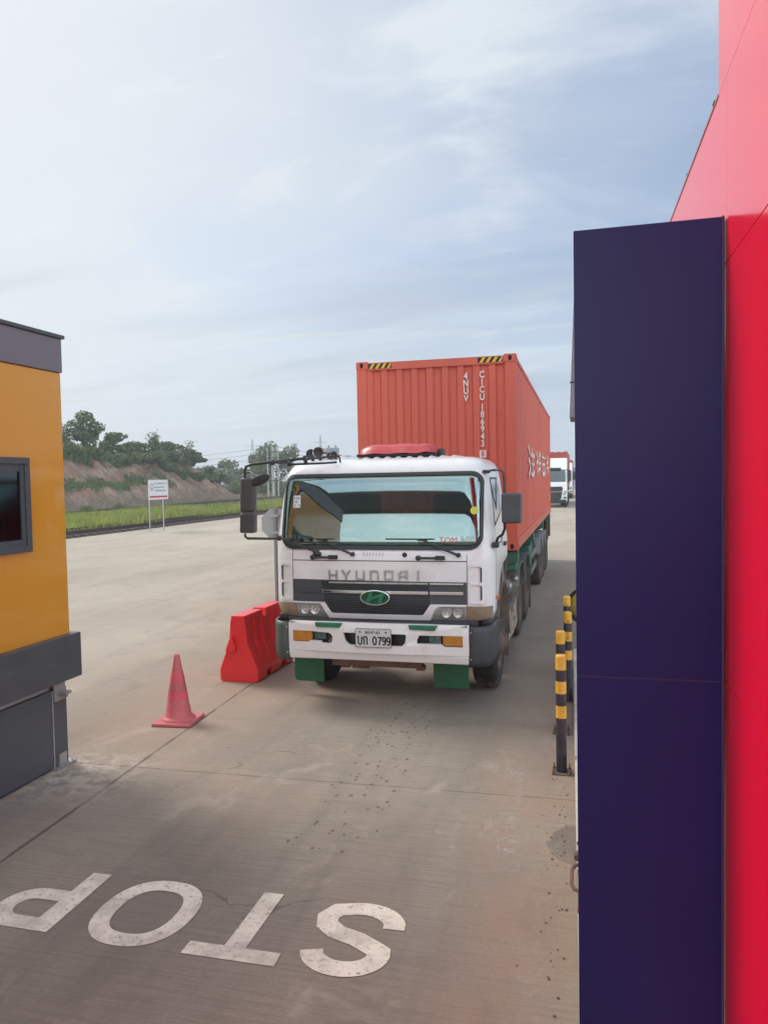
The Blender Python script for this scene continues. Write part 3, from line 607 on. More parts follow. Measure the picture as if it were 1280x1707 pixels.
o = scatter('tall_grass', 80000, meadow, .15, .72, .024, F_GRASS, .3); tag(o, 'bright green tall grass between the two railway tracks', 'grass')
def beyond():
    y = random.uniform(40, 140); x = random.uniform(-52, -39.5 - .037 * (y - 30)) if y < 97 else random.uniform(-80, -44); return (x, y, -.03)
o = scatter('verge_weeds', 26000, beyond, .08, .36, .035, F_DRY, .3); tag(o, 'dry weeds and low grass at the foot of the cut hill', 'weeds')
for i, (x, y, s, lab) in enumerate([(-40.6, 56, .9, 'small leafy weed clump beside the far track, left one'), (-41.2, 61.8, .8, 'small leafy weed clump beside the far track, right one')]):
    tree(x, y, 0, s, s * .9, lab, F_MID, 'bush', 'weed clumps by the far track', .14, .3, 'plant', 'weed_clump')

# far tree line right of the hill
far = [(-78, 150, 6.6, 4.5, 'round', F_DARK, 'hazy tree at the left end of the far tree line beside the hill'), (-72, 146, 8.0, 3.6, 'round', F_MID, 'rounded hazy tree standing above the far tree line near the hill'), (-71.5, 152, 6.0, 4.5, 'round', F_DARK, 'low dark tree in the far tree line, second from the hill'), (-66, 150, 4.8, 4.8, 'round', F_DARK, 'low rounded tree in the gap of the far tree line'),
       (-61, 138, 8.6, 2.4, 'tall', F_MID, 'slender tree left of the tall grey tree'), (-57.6, 136, 11., 3.6, 'round', F_MID, 'tall grey green tree left of the concrete pole cluster'), (-54.6, 138, 10., 2.8, 'tall', F_MID, 'open crowned tree just behind the concrete pole cluster'), (-51.5, 150, 5.2, 4.0, 'round', F_DARK, 'dark tree right of the concrete pole cluster'), (-47.0, 150, 5.4, 4.0, 'round', F_DARK, 'dark tree beside the truck cab beyond the pole cluster'), (-43, 156, 5.2, 4.5, 'round', F_DARK, 'dark far tree hidden partly behind the truck cab')]
for x, y, h, w, kd, m, lab in far: tree(x, y, -.1, h * .92, w, lab, m, kd, 'far tree line', .55, .8)
bs = [(-69, 128, 2.6, 3.2, 'pale bush at the foot of the hill end'), (-63, 124, 2.6, 3.0, 'green bush between the hill end and the tall tree'), (-58, 121, 3.0, 3.0, 'green bush left behind the truck mirror'), (-53, 122, 3.2, 2.8, 'green bush below the tall grey tree'), (-49.6, 121, 2.6, 2.4, 'pale bush at the foot of the pole cluster'), (-46, 122, 2.9, 2.8, 'green bush right of the pole cluster'), (-66, 118, 1.8, 2.5, 'low brownish bush beside the hill toe')]
for x, y, h, w, lab in bs: tree(x, y, -.1, h, w, lab, F_PALE if 'pale' in lab else F_MID, 'bush', 'bushes before the far tree line', .42, .9, 'bush')
# hazy blue far ridge
HAZEG = mat('far_forest', (.10, .13, .10), .95, var=.3, scale=.02)
mb = MB(); xs = list(range(-1500, 1501, 30)); pr = []
for x in xs: pr.append((x, -2, 0)); 
tops = [9 + 4 * math.sin(x * .011) + 2.5 * math.sin(x * .05 + 2) + random.uniform(-1, 1) for x in xs]
V = [(x, 1300 + .0002 * x * x, -2) for x in xs] + [(x, 1340, t) for x, t in zip(xs, tops)] + [(x, 1420, -2) for x in xs]; n = len(xs)
mb.add(V, [(i, i + 1, n + i + 1, n + i) for i in range(n - 1)] + [(n + i, n + i + 1, 2 * n + i + 1, 2 * n + i) for i in range(n - 1)], True); tag(mb.build('far_hills', HAZEG), kind='structure')

# concrete pole cluster with cross arms
CONC = mat('pole_concrete', (.40, .39, .37), .85, var=.1)
WIRE = mat('wire', (.05, .05, .055), .6)
t = empty('power_pole', (-47.2, 112, 0), 'group of four concrete power poles with crossarms beyond the tracks', 'power pole')
for dx, dy in ((-.75, 0), (-.25, .6), (.25, 0), (.75, .6)): b = MB(); b.tube([(-47.2 + dx, 112 + dy, -.1), (-47.2 + dx, 112 + dy, 8.0)], [.13, .09], 8); b.build('pole', CONC, t)
for z in (7.9, 7.1, 6.2, 2.6): b = MB(); b.box(-48.4, -46.0, 111.7, 111.82, z - .05, z + .05); b.build('crossarm', DGREY, t)
tt = []
def pole(x, y, h, lab, arms=2, grp='distant utility poles'):
    t = empty('utility_pole', (x, y, 0), lab, 'utility pole', grp); b = MB(); b.tube([(x, y, -.1), (x, y, h)], [.13, .08], 7); b.build('pole', CONC, t)
    for i in range(arms): b = MB(); b.box(x - .9, x + .9, y - .17, y - .09, h - .35 - i * .8, h - .25 - i * .8); b.build('crossarm', DGREY, t)
pole(-68.2, 133, 5.4, 'thin far utility pole above the end of the hill'); pole(-63.8, 141, 6.6, 'thin far utility pole in the gap of the tree line', 1)
pole(-70.5, 133, 3.9, 'short pale pole standing before the far tree line', 0)
# pylons
def pylon(x, y, h, lab):
    t = empty('transmission_pylon', (x, y, 0), lab, 'pylon', 'hazy transmission pylons'); b = MB()
    for sx, sy in ((-1, -1), (1, -1), (1, 1), (-1, 1)): b.tube([(x + sx * 1.1, y + sy * 1.1, 0), (x + sx * .12, y + sy * .12, h)], .05, 4)
    k = 0; z = 0.
    while z < h - .8:
        w0 = 1.1 * (1 - z / h) + .12; w1 = 1.1 * (1 - (z + 1) / h) + .12
        for sy in (-1, 1): b.tube([(x - w0, y + sy * w0, z), (x + w1, y + sy * w1, z + 1)], .03, 4); b.tube([(x + w0, y + sy * w0, z), (x - w1, y + sy * w1, z + 1)], .03, 4)
        z += 1
    b.build('lattice_mast', mat('galvanised', (.35, .37, .38), .5, .5), t); c = MB()
    for z in (h * .72, h * .86): c.box(x - 2.2, x + 2.2, y - .08, y + .08, z, z + .12)
    c.split('crossarm', mat('galvanised'), t)
pylon(-105, 233, 16.5, 'faint lattice pylon left of the concrete pole cluster'); pylon(-81, 232, 17, 'faint lattice pylon right of the concrete pole cluster')
def wire(p, q, sag, lab):
    b = MB(); pts = [(p[0] + (q[0] - p[0]) * t_, p[1] + (q[1] - p[1]) * t_, p[2] + (q[2] - p[2]) * t_ - 4 * sag * t_ * (1 - t_)) for t_ in [i / 16 for i in range(17)]]; b.tube(pts, .022, 5)
    tag(b.build('power_line', WIRE), lab, 'power line', 'power lines meeting at the pole cluster')
for i, z in enumerate((7.85, 7.05, 6.15)):
    wire((-48.3, 112, z), (-96, 131, z - .5), .8, ['topmost', 'middle', 'lowest'][i] + ' wire running left from the pole cluster over the hill')
for i, z in enumerate((7.85, 7.05)): wire((-46.1, 112, z), (-22, 150, z - 1), 1.2, ['upper', 'lower'][i] + ' wire running right from the pole cluster behind the cab')
# silos behind the cab roof
SILO = mat('silo_steel', (.38, .42, .46), .5, .2, var=.1, scale=.5); SILOT = mat('silo_top_grey', (.12, .15, .19), .6)
for i, (x, lab) in enumerate([(-99.6, 'grey cement silo, leftmost above the cab roof'), (-96.4, 'grey cement silo in the middle of the three'), (-93.6, 'grey cement silo, rightmost and set apart above the cab roof')]):
    t = empty('cement_silo', (x, 286, 0), lab, 'silo', 'cement silos behind the cab')
    b = MB(); b.lathe((x, 286, 0), 'z', [(1.0, 4), (1.38, 6), (1.38, 14.2), (1.38, 14.4)], 20); b.build('tank', SILO, t)
    b = MB(); b.lathe((x, 286, 0), 'z', [(1.4, 13.2), (1.42, 14.6), (1.3, 15.2), (0.01, 15.3)], 20); b.build('tank_top', SILOT, t)
    b = MB(); b.box(x - .25, x + .25, 285.7, 286.3, 15.2, 16.2); b.build('vent', SILOT, t)
    b = MB(); [b.box(x + sx - .1, x + sx + .1, 286 + sy - .1, 286 + sy + .1, 0, 6) for sx in (-.95, .95) for sy in (-.95, .95)]; b.build('support_frame', SILOT, t)
t = empty('utility_pole', (-59.6, 192, 0), 'tiny double armed pole rising just left of the container', 'utility pole', 'distant utility poles')
b = MB(); b.tube([(-59.9, 192, 0), (-59.9, 192, 9.0)], .08, 6); b.tube([(-59.3, 192, 0), (-59.3, 192, 9.0)], .08, 6); b.build('pole', CONC, t)
b = MB(); b.box(-60.6, -58.6, 191.9, 192.05, 8.7, 8.85); b.build('crossarm', DGREY, t); b = MB(); b.box(-60.3, -58.9, 191.9, 192.05, 7.4, 7.5); b.build('crossarm', DGREY, t)
# grey shed and low wall far down the yard beside the navy panel
t = empty('warehouse', (4, 150, 0), 'low grey warehouse far down the yard beside the navy panel', 'warehouse')
b = MB(); b.box(-1.9, 24, 150, 175, 0, 3.9); b.build('wall', mat('shed_grey', (.30, .30, .33), .7), t); b = MB(); b.prism([(-2.3, 3.9), (11, 5.6), (24.5, 3.9)], 'y', 149.5, 175.5); b.build('roof', mat('shed_roof', (.22, .23, .27), .6), t)
for i in range(3): b = MB(); b.box(-1 + i * 7, 3 + i * 7, 149.9, 149.99, 0, 3.0); b.build('door', mat('shed_door', (.42, .42, .45), .6), t)
t = empty('street_lamp', (-1.9, 108, 0), 'white globe lamp on a thin dark post far down the lane', 'street lamp')
b = MB(); b.tube([(-1.9, 108, 0), (-1.9, 108, 3.6)], .05, 8); b.build('post', DGREY, t); b = MB(); b.lathe((-1.9, 108, 3.75), 'z', [(.01, -.26), (.17, -.2), (.26, 0), (.17, .2), (.01, .26)], 14); b.build('globe', mat('white_globe', (.8, .8, .78), .4), t)
# ================================================================== BUILDINGS
# yellow booth on the left
ORANGE = mat('booth_orange_panel', (.66, .30, .020), .32, var=.035, scale=.8, dirt_glare=(.70, .42, .17), dirt_glare_amt=.2, dirt_glare_scale=1.4, coat=.5)  # pale blotches paint a smear of sun glare into the booth colour
BG1 = mat('booth_grey_fascia', (.175, .165, .185), .45, var=.05, scale=1.5); BG2 = mat('booth_dark_band', (.075, .083, .09), .38, var=.18, scale=2.5, dirt_glare=(.16, .16, .16), dirt_glare_amt=.12, stretch=(1, 1, 3)); BG3 = mat('booth_base_grey', (.072, .083, .095), .42, var=.08, scale=1.2, dirt_glare=(.13, .12, .11), dirt_glare_amt=.08)
STEEL = mat('galvanised_steel', (.42, .42, .42), .42, .7, var=.15, scale=12)
X0 = -4.5
bt = empty('gate_booth', (-5.7, 4.2, 0), 'yellow gate booth with dark window, grey fascia and dark grey base at the left edge', 'booth')
b = MB(); b.box(-6.95, X0, 2.45, 5.92, 1.14, 3.50)
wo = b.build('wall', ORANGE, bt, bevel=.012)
b = MB(); b.box(-7.0, X0 + .012, 2.40, 5.93, 3.502, 3.80); b.build('fascia', BG1, bt, bevel=.006)
b = MB(); b.box(-7.03, X0 + .03, 2.36, 5.955, 3.802, 3.835); b.build('roof_trim', BG3, bt, bevel=.004)
b = MB(); b.box(-7.0, X0 + .07, 2.40, 5.98, .765, 1.165); b.build('skirt_band', BG2, bt, bevel=.008)
b = MB(); b.box(-6.9, X0, 2.5, 5.84, .02, .70); b.build('base', BG3, bt, bevel=.006)
b = MB(); b.box(-6.9, X0 - .03, 2.5, 5.80, .702, .764); b.build('base_rail', STEEL, bt)
b = MB(); b.box(X0 - .10, X0 + .10, 5.70, 5.78, .655, .68); b.box(X0 + .003, X0 + .02, 5.66, 5.80, .60, .76); b.tube([(X0 + .02, 5.74, .64), (X0 + .085, 5.74, .64)], .012, 8); b.build('lifting_lug', STEEL, bt)
b = MB(); b.box(X0 - .14, X0 + .045, 5.62, 5.89, .003, .02); b.box(X0 + .001, X0 + .014, 5.70, 5.80, .02, .12); b.lathe((X0 + .03, 5.85, .02), 'z', [(.012, 0), (.012, .018), (.001, .018)], 6); b.build('foot_plate', STEEL, bt)
b = MB(); b.box(X0 + .001, X0 + .006, 5.64, 5.655, .02, .70); b.build('base_seam', STEEL, bt)
def booth_window(y0, y1, z0, z1):
    wf = MB(); w = .055
    for a, c, e, f in ((y0, y1, z0, z0 + w), (y0, y1, z1 - w, z1), (y0, y0 + w, z0 + w, z1 - w), (y1 - w, y1, z0 + w, z1 - w)): wf.box(X0 + .002, X0 + .045, a, c, e, f)
    o = wf.build('window', BG3, bt, bevel=.004)
    p = MB(); p.box(X0 + .008, X0 + .014, y0 + w, y1 - w, z0 + w, z1 - w); p.build('pane', BGLASS, o)
    q = MB(); q.box(X0 + .0012, X0 + .004, y0 + w, y1 - w, z0 + w, z1 - w); q.build('blind', INT, o)
    s = MB(); m = (y0 + y1) / 2; s.box(X0 + .016, X0 + .034, m - .03, m + .03, z0 + w, z1 - w); s.box(X0 + .016, X0 + .03, y1 - w - .045, y1 - w - .003, z0 + w, z1 - w); s.box(X0 + .016, X0 + .03, y0 + w, y1 - w - .05, z0 + w, z0 + w + .05); s.box(X0 + .016, X0 + .03, y0 + w, y1 - w - .05, z1 - w - .06, z1 - w); s.build('sash', BG3, o)
booth_window(4.05, 5.43, 1.95, 2.735)

# red-clad gate building on the right with the projecting navy panel
REDW = mat('red_cladding', (.88, .006, .028), .2, var=.03, scale=.7, coat=.15, spec=.6)
NAVY = mat('navy_cladding', (.008, .009, .095), .34, var=.2, scale=.6, coat=0., spec=.30, dirt_glare=(.05, .04, .09), dirt_glare_amt=.03, dirt_glare_scale=1.2)
JOINT = mat('cladding_joint', (.32, .10, .12), .6); JOINTG = mat('silicone_joint', (.07, .03, .09), .5)
WA = math.atan2(-14, 1270.)  # the wall is turned slightly
wt = empty('gate_building', (1.5, 3.0, .15), 'red clad gate building with navy blue projecting panel filling the right side', 'building')
def wx(y): return .372 - .011 * (y - 2.2)
def wallbox(mb, y0, y1, z0, z1, out=0., thick=2.6):
    mb.hexa([(wx(y0) - out, y0, z0), (wx(y0) + thick, y0, z0), (wx(y1) + thick, y1, z0), (wx(y1) - out, y1, z0), (wx(y0) - out, y0, z1), (wx(y0) + thick, y0, z1), (wx(y1) + thick, y1, z1), (wx(y1) - out, y1, z1)])
b = MB(); g_ = .002
zs = [.15, .73, 1.934, 3.055, 3.5385]
for i in range(4):
    for (ya, yb) in ((-1.3, 2.2 - .001), (2.2, 3.6)):
        wallbox(b, ya, yb, zs[i] + g_, zs[i + 1] - g_)
b.build('cladding', REDW, wt)
b = MB(); wallbox(b, -1.29, 3.59, .15, 3.53, -.004, 2.58); b.build('joint_backing', JOINT, wt)
b = MB()
wallbox(b, -1.3, 2.315, 3.538, 6.6)
b.build('upper_cladding', REDW, wt)
b = MB(); wallbox(b, 2.32, 3.6, 3.536, 3.544, .002); b.build('roof_flashing', mat('flashing', (.30, .20, .22), .5), wt)
b = MB()
for y, w, h in ((2.36, .03, .003), (2.9, .004, .004)): wallbox(b, y, y + w, 3.545, 3.545 + h, .004, .05)
b.split('sealant_lump', INT, wt)
nv = MB(); nv.box(-.019, .368, 2.2, 2.24, .40, 1.9335); nv.box(-.019, .368, 2.2, 2.24, 1.9365, 3.175); nv.build('navy_panel', NAVY, wt, bevel=.002)
b = MB(); b.box(-.012, .366, 2.203, 2.238, 1.92, 1.95); b.box(.3605, .3655, 2.196, 2.2, .5, 3.176); b.build('silicone_line', JOINTG, wt)
b = MB(); b.box(-.005, .366, 2.25, 3.6, .16, 3.15); b.build('navy_return', NAVY, wt) if False else None
# canopy fascia farther along the same row
FAS = mat('canopy_fascia_grey', (.20, .17, .20), .5, var=.1)
ct = empty('canopy_roof', (1.2, 9.5, 3.17), 'mauve grey canopy fascia peeping out behind the navy panel edge', 'canopy')
b = MB(); v = [(-.134, 9.0, 3.172), (2.4, 9.0, 3.172), (2.4, 9.9, 3.172), (-.134, 9.9, 3.172), (-.060, 9.0, 4.95), (2.4, 9.0, 4.95), (2.4, 9.9, 4.95), (-.060, 9.9, 4.95)]; b.hexa(v); b.build('fascia', FAS, ct)
b = MB(); b.box(-.13, 0.4, 8.995, 8.999, 3.555, 3.57); b.build('fascia_seam', BLK, ct)
b = MB(); b.box(1.6, 1.8, 9.3, 9.5, .15, 3.17); b.build('column', STEEL, ct)
# gantry over the lanes behind the photographer: seen mirrored in the windscreen
gt = empty('lane_gantry', (-3, -4.4, 0), 'dark gantry beam spanning the lanes, seen mirrored in the truck windscreen', 'gantry')
b = MB(); b.box(-13, 9.5, -4.9, -4.2, 5.72, 6.32); b.build('beam', mat('gantry_grey', (.10, .105, .11), .6), gt)
for x in (-12.6, 9.1): b = MB(); b.box(x, x + .3, -4.7, -4.4, 0, 5.72); b.build('post', BG3, gt)

# pipework on the kerb face below the camera
pt = empty('drain_pipe', (-.04, 4.3, .1), 'small dark bent pipe on the kerb beside the navy panel', 'pipe')
b = MB(); b.tube([(-.02, 4.62, .17), (-.055, 4.6, .17), (-.075, 4.55, .17), (-.075, 4.38, .17), (-.06, 4.33, .17), (-.03, 4.31, .17), (-.03, 4.1, .17)], .011, 8); b.build('pipe', RUST, pt)
b = MB(); b.tube([(-.045, 4.70, .165), (-.045, 4.76, .165)], .02, 8); b.tube([(-.05, 4.9, .165), (-.0, 4.9, .165)], .01, 6); b.split('valve', RUST, pt)

# ---------------------------------------------------------------- bollards
def stripes():
    k = node_mat('bollard_stripes'); tc = k.N.new('ShaderNodeTexCoord'); sp = k.N.new('ShaderNodeSeparateXYZ'); k.L.new(tc.outputs['Object'], sp.inputs[0]); z = sp.outputs[2]
    M = k.math
    z = M('ADD', z, M('MULTIPLY', M('SUBTRACT', k.noise(60, 2), .5), .006))
    y1 = M('GREATER_THAN', z, .878); y2 = M('MULTIPLY', M('GREATER_THAN', z, .678), M('LESS_THAN', z, .782)); y3 = M('MULTIPLY', M('GREATER_THAN', z, .470), M('LESS_THAN', z, .574))
    f = M('MAXIMUM', y1, M('MAXIMUM', y2, y3)); n = k.noise(9, 6, .7)
    yel = k.mix(k.rng(n, .3, .7), (.62, .31, .03), (.72, .40, .05)); yel = k.mix(k.rng(k.noise(30, 6, .75), .60, .70, 0, .6), yel, (.30, .15, .04))
    blk = k.mix(k.rng(n, .35, .7), (.020, .016, .022), (.045, .035, .045)); k.L.new(k.mix(f, blk, yel), k.b.inputs['Base Color']); k.b.inputs['Roughness'].default_value = .42; return k.m
STR = stripes()
BP = [(-.185, 6.50, 'black and yellow bollard nearest the camera at the kerb'), (-.215, 7.52, 'second black and yellow bollard, half hidden behind the nearest'), (-.165, 8.60, 'third bollard from the camera, with a small chain on its side'), (-.195, 9.72, 'farthest black and yellow bollard beside the yellow padlocked bag')]
b0 = empty('bollard', (BP[0][0], BP[0][1], 0), BP[0][2], 'bollard', 'striped bollards along the kerb')
b = MB(); b.lathe(b0.location, 'z', [(.001, 1.0), (.034, 1.0), (.042, .996), (.044, .985), (.044, .012)], 28); b.build('post', STR, b0)
b = MB(); x, y, _ = b0.location; b.box(x - .078, x + .078, y - .078, y + .078, .004, .009); b.build('base_plate', MUDDY, b0)
for sx in (-1, 1):
    for sy in (-1, 1): b = MB(); b.lathe((x + sx * .064, y + sy * .064, .010), 'z', [(.006, 0), (.006, .045), (.001, .045)], 6); b.lathe((x + sx * .064, y + sy * .064, .010), 'z', [(.013, 0), (.013, .014), (.006, .014)], 6); b.build('anchor_bolt', RUST, b0)
index_kids()
for i in range(1, 4):
    c = copy_tree(b0); c.location = (BP[i][0], BP[i][1], 0); c['label'] = BP[i][2]
    ORG[c] = tuple(c.location)
    if i >= 2:
        a = MB(); x, y = BP[i][:2]
        for j in range(7): z = .90 - j * .045; a.lathe((x + .004, y - .060 - .004 * (j % 2), z), 'x' if j % 2 else 'y', [(.011, -.004), (.015, 0), (.011, .004)], 8)
        a.build('chain', MUDDY, c)
# yellow bag / cover hanging past the navy panel edge
yt = empty('yellow_cover', (-.02, 11.3, .45), 'yellow and black rounded cover behind the farthest bollard at the navy panel edge', 'cover')
b = MB()
prof = [(.001, -.10), (.16, -.09), (.25, 0), (.20, .07), (.001, .10)]
b.lathe((.04, 11.3, .62), 'y', prof, 20); b.build('shell', mat('dull_yellow', (.42, .31, .05), .6, var=.3, scale=9), yt)
b = MB(); b.lathe((.04, 11.3, .62), 'y', [(.25, -.025), (.275, 0), (.25, .025), (.235, 0)], 20); b.tube([(-.20, 11.3, .55), (-.1, 11.28, .42), (.05, 11.3, .33)], .022, 6); b.tube([(-.19, 11.3, .66), (-.12, 11.28, .80), (.02, 11.3, .93)], .012, 6); b.build('strap', BLK, yt)
b = MB(); b.tube([(.06, 11.3, .15), (.06, 11.3, .45)], .03, 8); b.build('stand', MUDDY, yt)

# ---------------------------------------------------------------- traffic cone
CONEM = mat('faded_red_cone', (.50, .11, .12), .5, var=.1, scale=5, dirt_glare=(.42, .16, .15), dirt_glare_amt=.25, dirt_glare_scale=5)
CONEB = mat('cone_reflective_band', (.60, .085, .11), .45, var=.1, scale=9); CONEG = mat('cone_dull_band', (.46, .10, .11), .5, var=.1, scale=9)
CX, CY = -4.115, 7.10
t = empty('traffic_cone', (CX, CY, 0), 'faded red traffic cone standing left of the lane joint', 'traffic cone')
b = MB(); r0 = .145; H = .74
rz = lambda z: .140 - (.140 - .028) * (z - .04) / (.70 - .04)
b.lathe((CX, CY, 0), 'z', [(.175, .030), (.17, .048), (rz(.05) + .008, .062), (rz(.07), .075), (rz(.32), .32), (rz(.575), .575), (rz(.70), .70), (.026, .708), (.018, .704), (.016, .60)], 32); b.build('cone_body', CONEM, t)
b = MB(); b.lathe((CX, CY, 0), 'z', [(rz(.335) + .003, .335), (rz(.425) + .003, .425)], 32); b.build('lower_band', CONEG, t)
b = MB(); b.lathe((CX, CY, 0), 'z', [(rz(.25) + .002, .25), (rz(.33) + .004, .33)], 32); b.lathe((CX, CY, 0), 'z', [(rz(.43) + .004, .43), (rz(.53) + .004, .53)], 32); b.build('bright_band', CONEB, t)
b = MB(); c_, s_ = math.cos(R(6)), math.sin(R(6))
def rot(p): return (CX + p[0] * c_ - p[1] * s_, CY + p[0] * s_ + p[1] * c_)
q = [rot(p) for p in ((-.21, -.21), (.21, -.21), (.21, .21), (-.21, .21))]; b.hexa([(p[0], p[1], .004) for p in q] + [(CX + (p[0] - CX) * .97, CY + (p[1] - CY) * .97, .034) for p in q]); b.build('base', CONEM, t, bevel=.008)

# ---------------------------------------------------------------- water-filled barrier
BARM = mat('red_barrier_plastic', (.76, .03, .035), .36, var=.06, scale=2, dirt_glare=(.40, .16, .13), dirt_glare_amt=.14, dirt_glare_scale=3, coat=.15)
def barrier():
    import itertools
    t = empty('water_barrier', (-4.165, 8.66, 0), 'red plastic water filled barrier with a notched top beside the truck', 'barrier')
    Lb = 1.18; ny = 60; secs = []
    def sec(s):  # half profile (half width, z) at s in 0..1
        d = abs(s - .5) * Lb; notch = max(0, min(1, (d - .035) / .02)); top = .83 - .10 * (1 - notch)
        gr = 0.
        for c in (.18, .36, .64, .82):
            q = abs(s - c) * Lb; gr = max(gr, max(0., min(1., (.055 - q) / .025)))
        cut = 0.
        for c in (.3, .7): q = abs(s - c) * Lb; cut = max(cut, max(0., min(1., (.10 - q) / .02)))
        g_ = gr * .042; e = min(s, 1 - s) * Lb; rd = max(0., min(1., e / .02)); rd = .93 + .07 * math.sqrt(rd)
        P = [(.13, .0 + cut * .085), (.235 - .0, .0 + cut * .085), (.262, .025 + cut * .075), (.265, .15), (.255, .175), (.165 - g_ * .5, .40), (.135 - g_, .47), (.115 - g_, .62), (.105 - g_ * .6, .745), (.100, min(.77, top - .02)), (.088, top), (.0, top + .001)]
        return [(a * rd, z) for a, z in P]
    b = MB(); rows = []
    for i in range(ny + 1):
        s = i / ny; P = sec(s); y = 8.66 + s * Lb; x = -4.165 + (s - 0) * .015
        rows.append([(x + a, y, z) for a, z in P] + [(x - a, y, z) for a, z in reversed(P[:-1])])
    m = len(rows[0]); vs = [v for r in rows for v in r]; fs = [(i * m + k, i * m + (k + 1) % m, (i + 1) * m + (k + 1) % m, (i + 1) * m + k) for i in range(ny) for k in range(m)]
    fs += [tuple(range(m)), tuple(range(ny * m + m - 1, ny * m - 1, -1))]
    b.add(vs, fs); o = b.build('barrier_body', BARM, t, bevel=.006)
    # hooked lug of the end face
    b = MB(); b.prism([(-4.165 - .10, .53), (-4.165 - .145, .41), (-4.165 - .14, .385), (-4.165 - .02, .385), (-4.165 - .01, .45), (-4.165 - .055, .60)], 'y', 8.59, 8.68)
    b.build('coupling_lug', BARM, t, bevel=.018, segs=3)
    b = MB(); b.prism([(-4.165 - .04, .60), (-4.165 + .04, .60), (-4.165 + .03, .40), (-4.165 - .03, .40)], 'y', 9.84, 9.87); b.build('coupling_lug', BARM, t, bevel=.008)
    b = MB(); b.lathe((-4.15, 9.25, .725), 'z', [(.001, .02), (.03, .02), (.034, 0)], 14); b.build('filler_cap', BARM, t)
barrier()

# ---------------------------------------------------------------- stop sign seen from behind
t = empty('stop_sign', (-4.93, 11.77, 0), 'grey back of an octagonal sign on a post behind the truck cab corner', 'traffic sign')
b = MB(); b.tube([(-4.93, 11.77, 0), (-4.93, 11.77, 2.05)], .03, 12); b.build('post', mat('grey_post', (.26, .26, .27), .5, .4, var=.1), t)
oc = [(-4.93 + .275 * math.cos(R(22.5 + 45 * i)), 1.79 + .275 * math.sin(R(22.5 + 45 * i))) for i in range(8)]
b = MB(); b.prism(oc, 'y', 11.80, 11.806); b.build('sign_board', mat('sign_back', (.36, .36, .37), .5, .2, var=.06), t)
for z in (1.65, 1.93): b = MB(); b.box(-5.0, -4.86, 11.735, 11.80, z - .02, z + .02); b.build('clamp', STEEL, t)
b = MB(); b.box(-5.03, -4.83, 11.67, 11.87, .003, .015); [b.lathe((-4.93 + sx * .08, 11.77 + sy * .08, .015), 'z', [(.01, 0), (.01, .03), (.001, .03)], 6) for sx in (-1, 1) for sy in (-1, 1)]; b.build('base_plate', STEEL, t)

# ---------------------------------------------------------------- white notice board by the track
t = empty('notice_board', (-21.4, 35.4, 0), 'white notice board with red band on two grey posts by the near track', 'sign')
SB = mat('sign_white', (.66, .66, .67), .4, var=.03); SR = mat('sign_red', (.55, .035, .05), .4); SG = mat('sign_text_grey', (.16, .20, .20), .5)
for y in (34.76, 36.09): b = MB(); b.tube([(-21.45, y, 0), (-21.45, y, 2.62)], .032, 10); b.build('post', STEEL, t); 
b = MB(); b.box(-21.40, -21.38, 34.62, 36.52, 1.66, 2.69); bd = b.build('board', SB, t, bevel=.004)
def sx_(u0, u1, z0, z1, m, nm, x=-21.377): b = MB(); b.box(x - .0025, x, 34.62 + u0, 34.62 + u1, 1.66 + z0, 1.66 + z1); return b.build(nm, m, bd)
sx_(.10, 1.80, .10, .20, SR, 'red_band')
b = MB(); stroke(b, arc(0, 0, .17, .17, 0, 355, 30), .035, lambda u, v, d: (-21.377 + d, 34.62 + .31 + u, 1.66 + .65 + v), -.002, .001, True); b.build('prohibition_ring', SR, bd)
b = MB(); pl = lambda u, v, d: (-21.377 + d, 34.62 + .31 + u, 1.66 + .65 + v)
stroke(b, [(-.02, -.11), (.0, .0), (.035, .05)], .04, pl, -.002, .0005); stroke(b, [(.0, .0), (.03, -.05), (.02, -.11)], .03, pl, -.002, .0006); stroke(b, arc(.04, .09, .018, .018, 0, 350, 10), .03, pl, -.002, .0007, True); b.build('walking_figure', SG, bd)
b = MB()
for zz, x1 in ((.83, 1.45), (.64, 1.55), (.46, 1.68)):
    u = .56
    while u < x1:
        w = random.uniform(.05, .14); b.box(-21.380, -21.3765, 34.62 + u, 34.62 + min(u + w, x1), 1.66 + zz - .025, 1.66 + zz + .03); u += w + .03
b.build('lettering', SG, bd)
b = MB(); 
for u, z0_, z1_ in ((1.50, .82, .87), (1.60, .78, .82), (1.70, .83, .85)): b.box(-21.380, -21.3765, 34.62 + u, 34.62 + u + .07, 1.66 + z0_, 1.66 + z1_)
b.build('red_lettering', SR, bd)
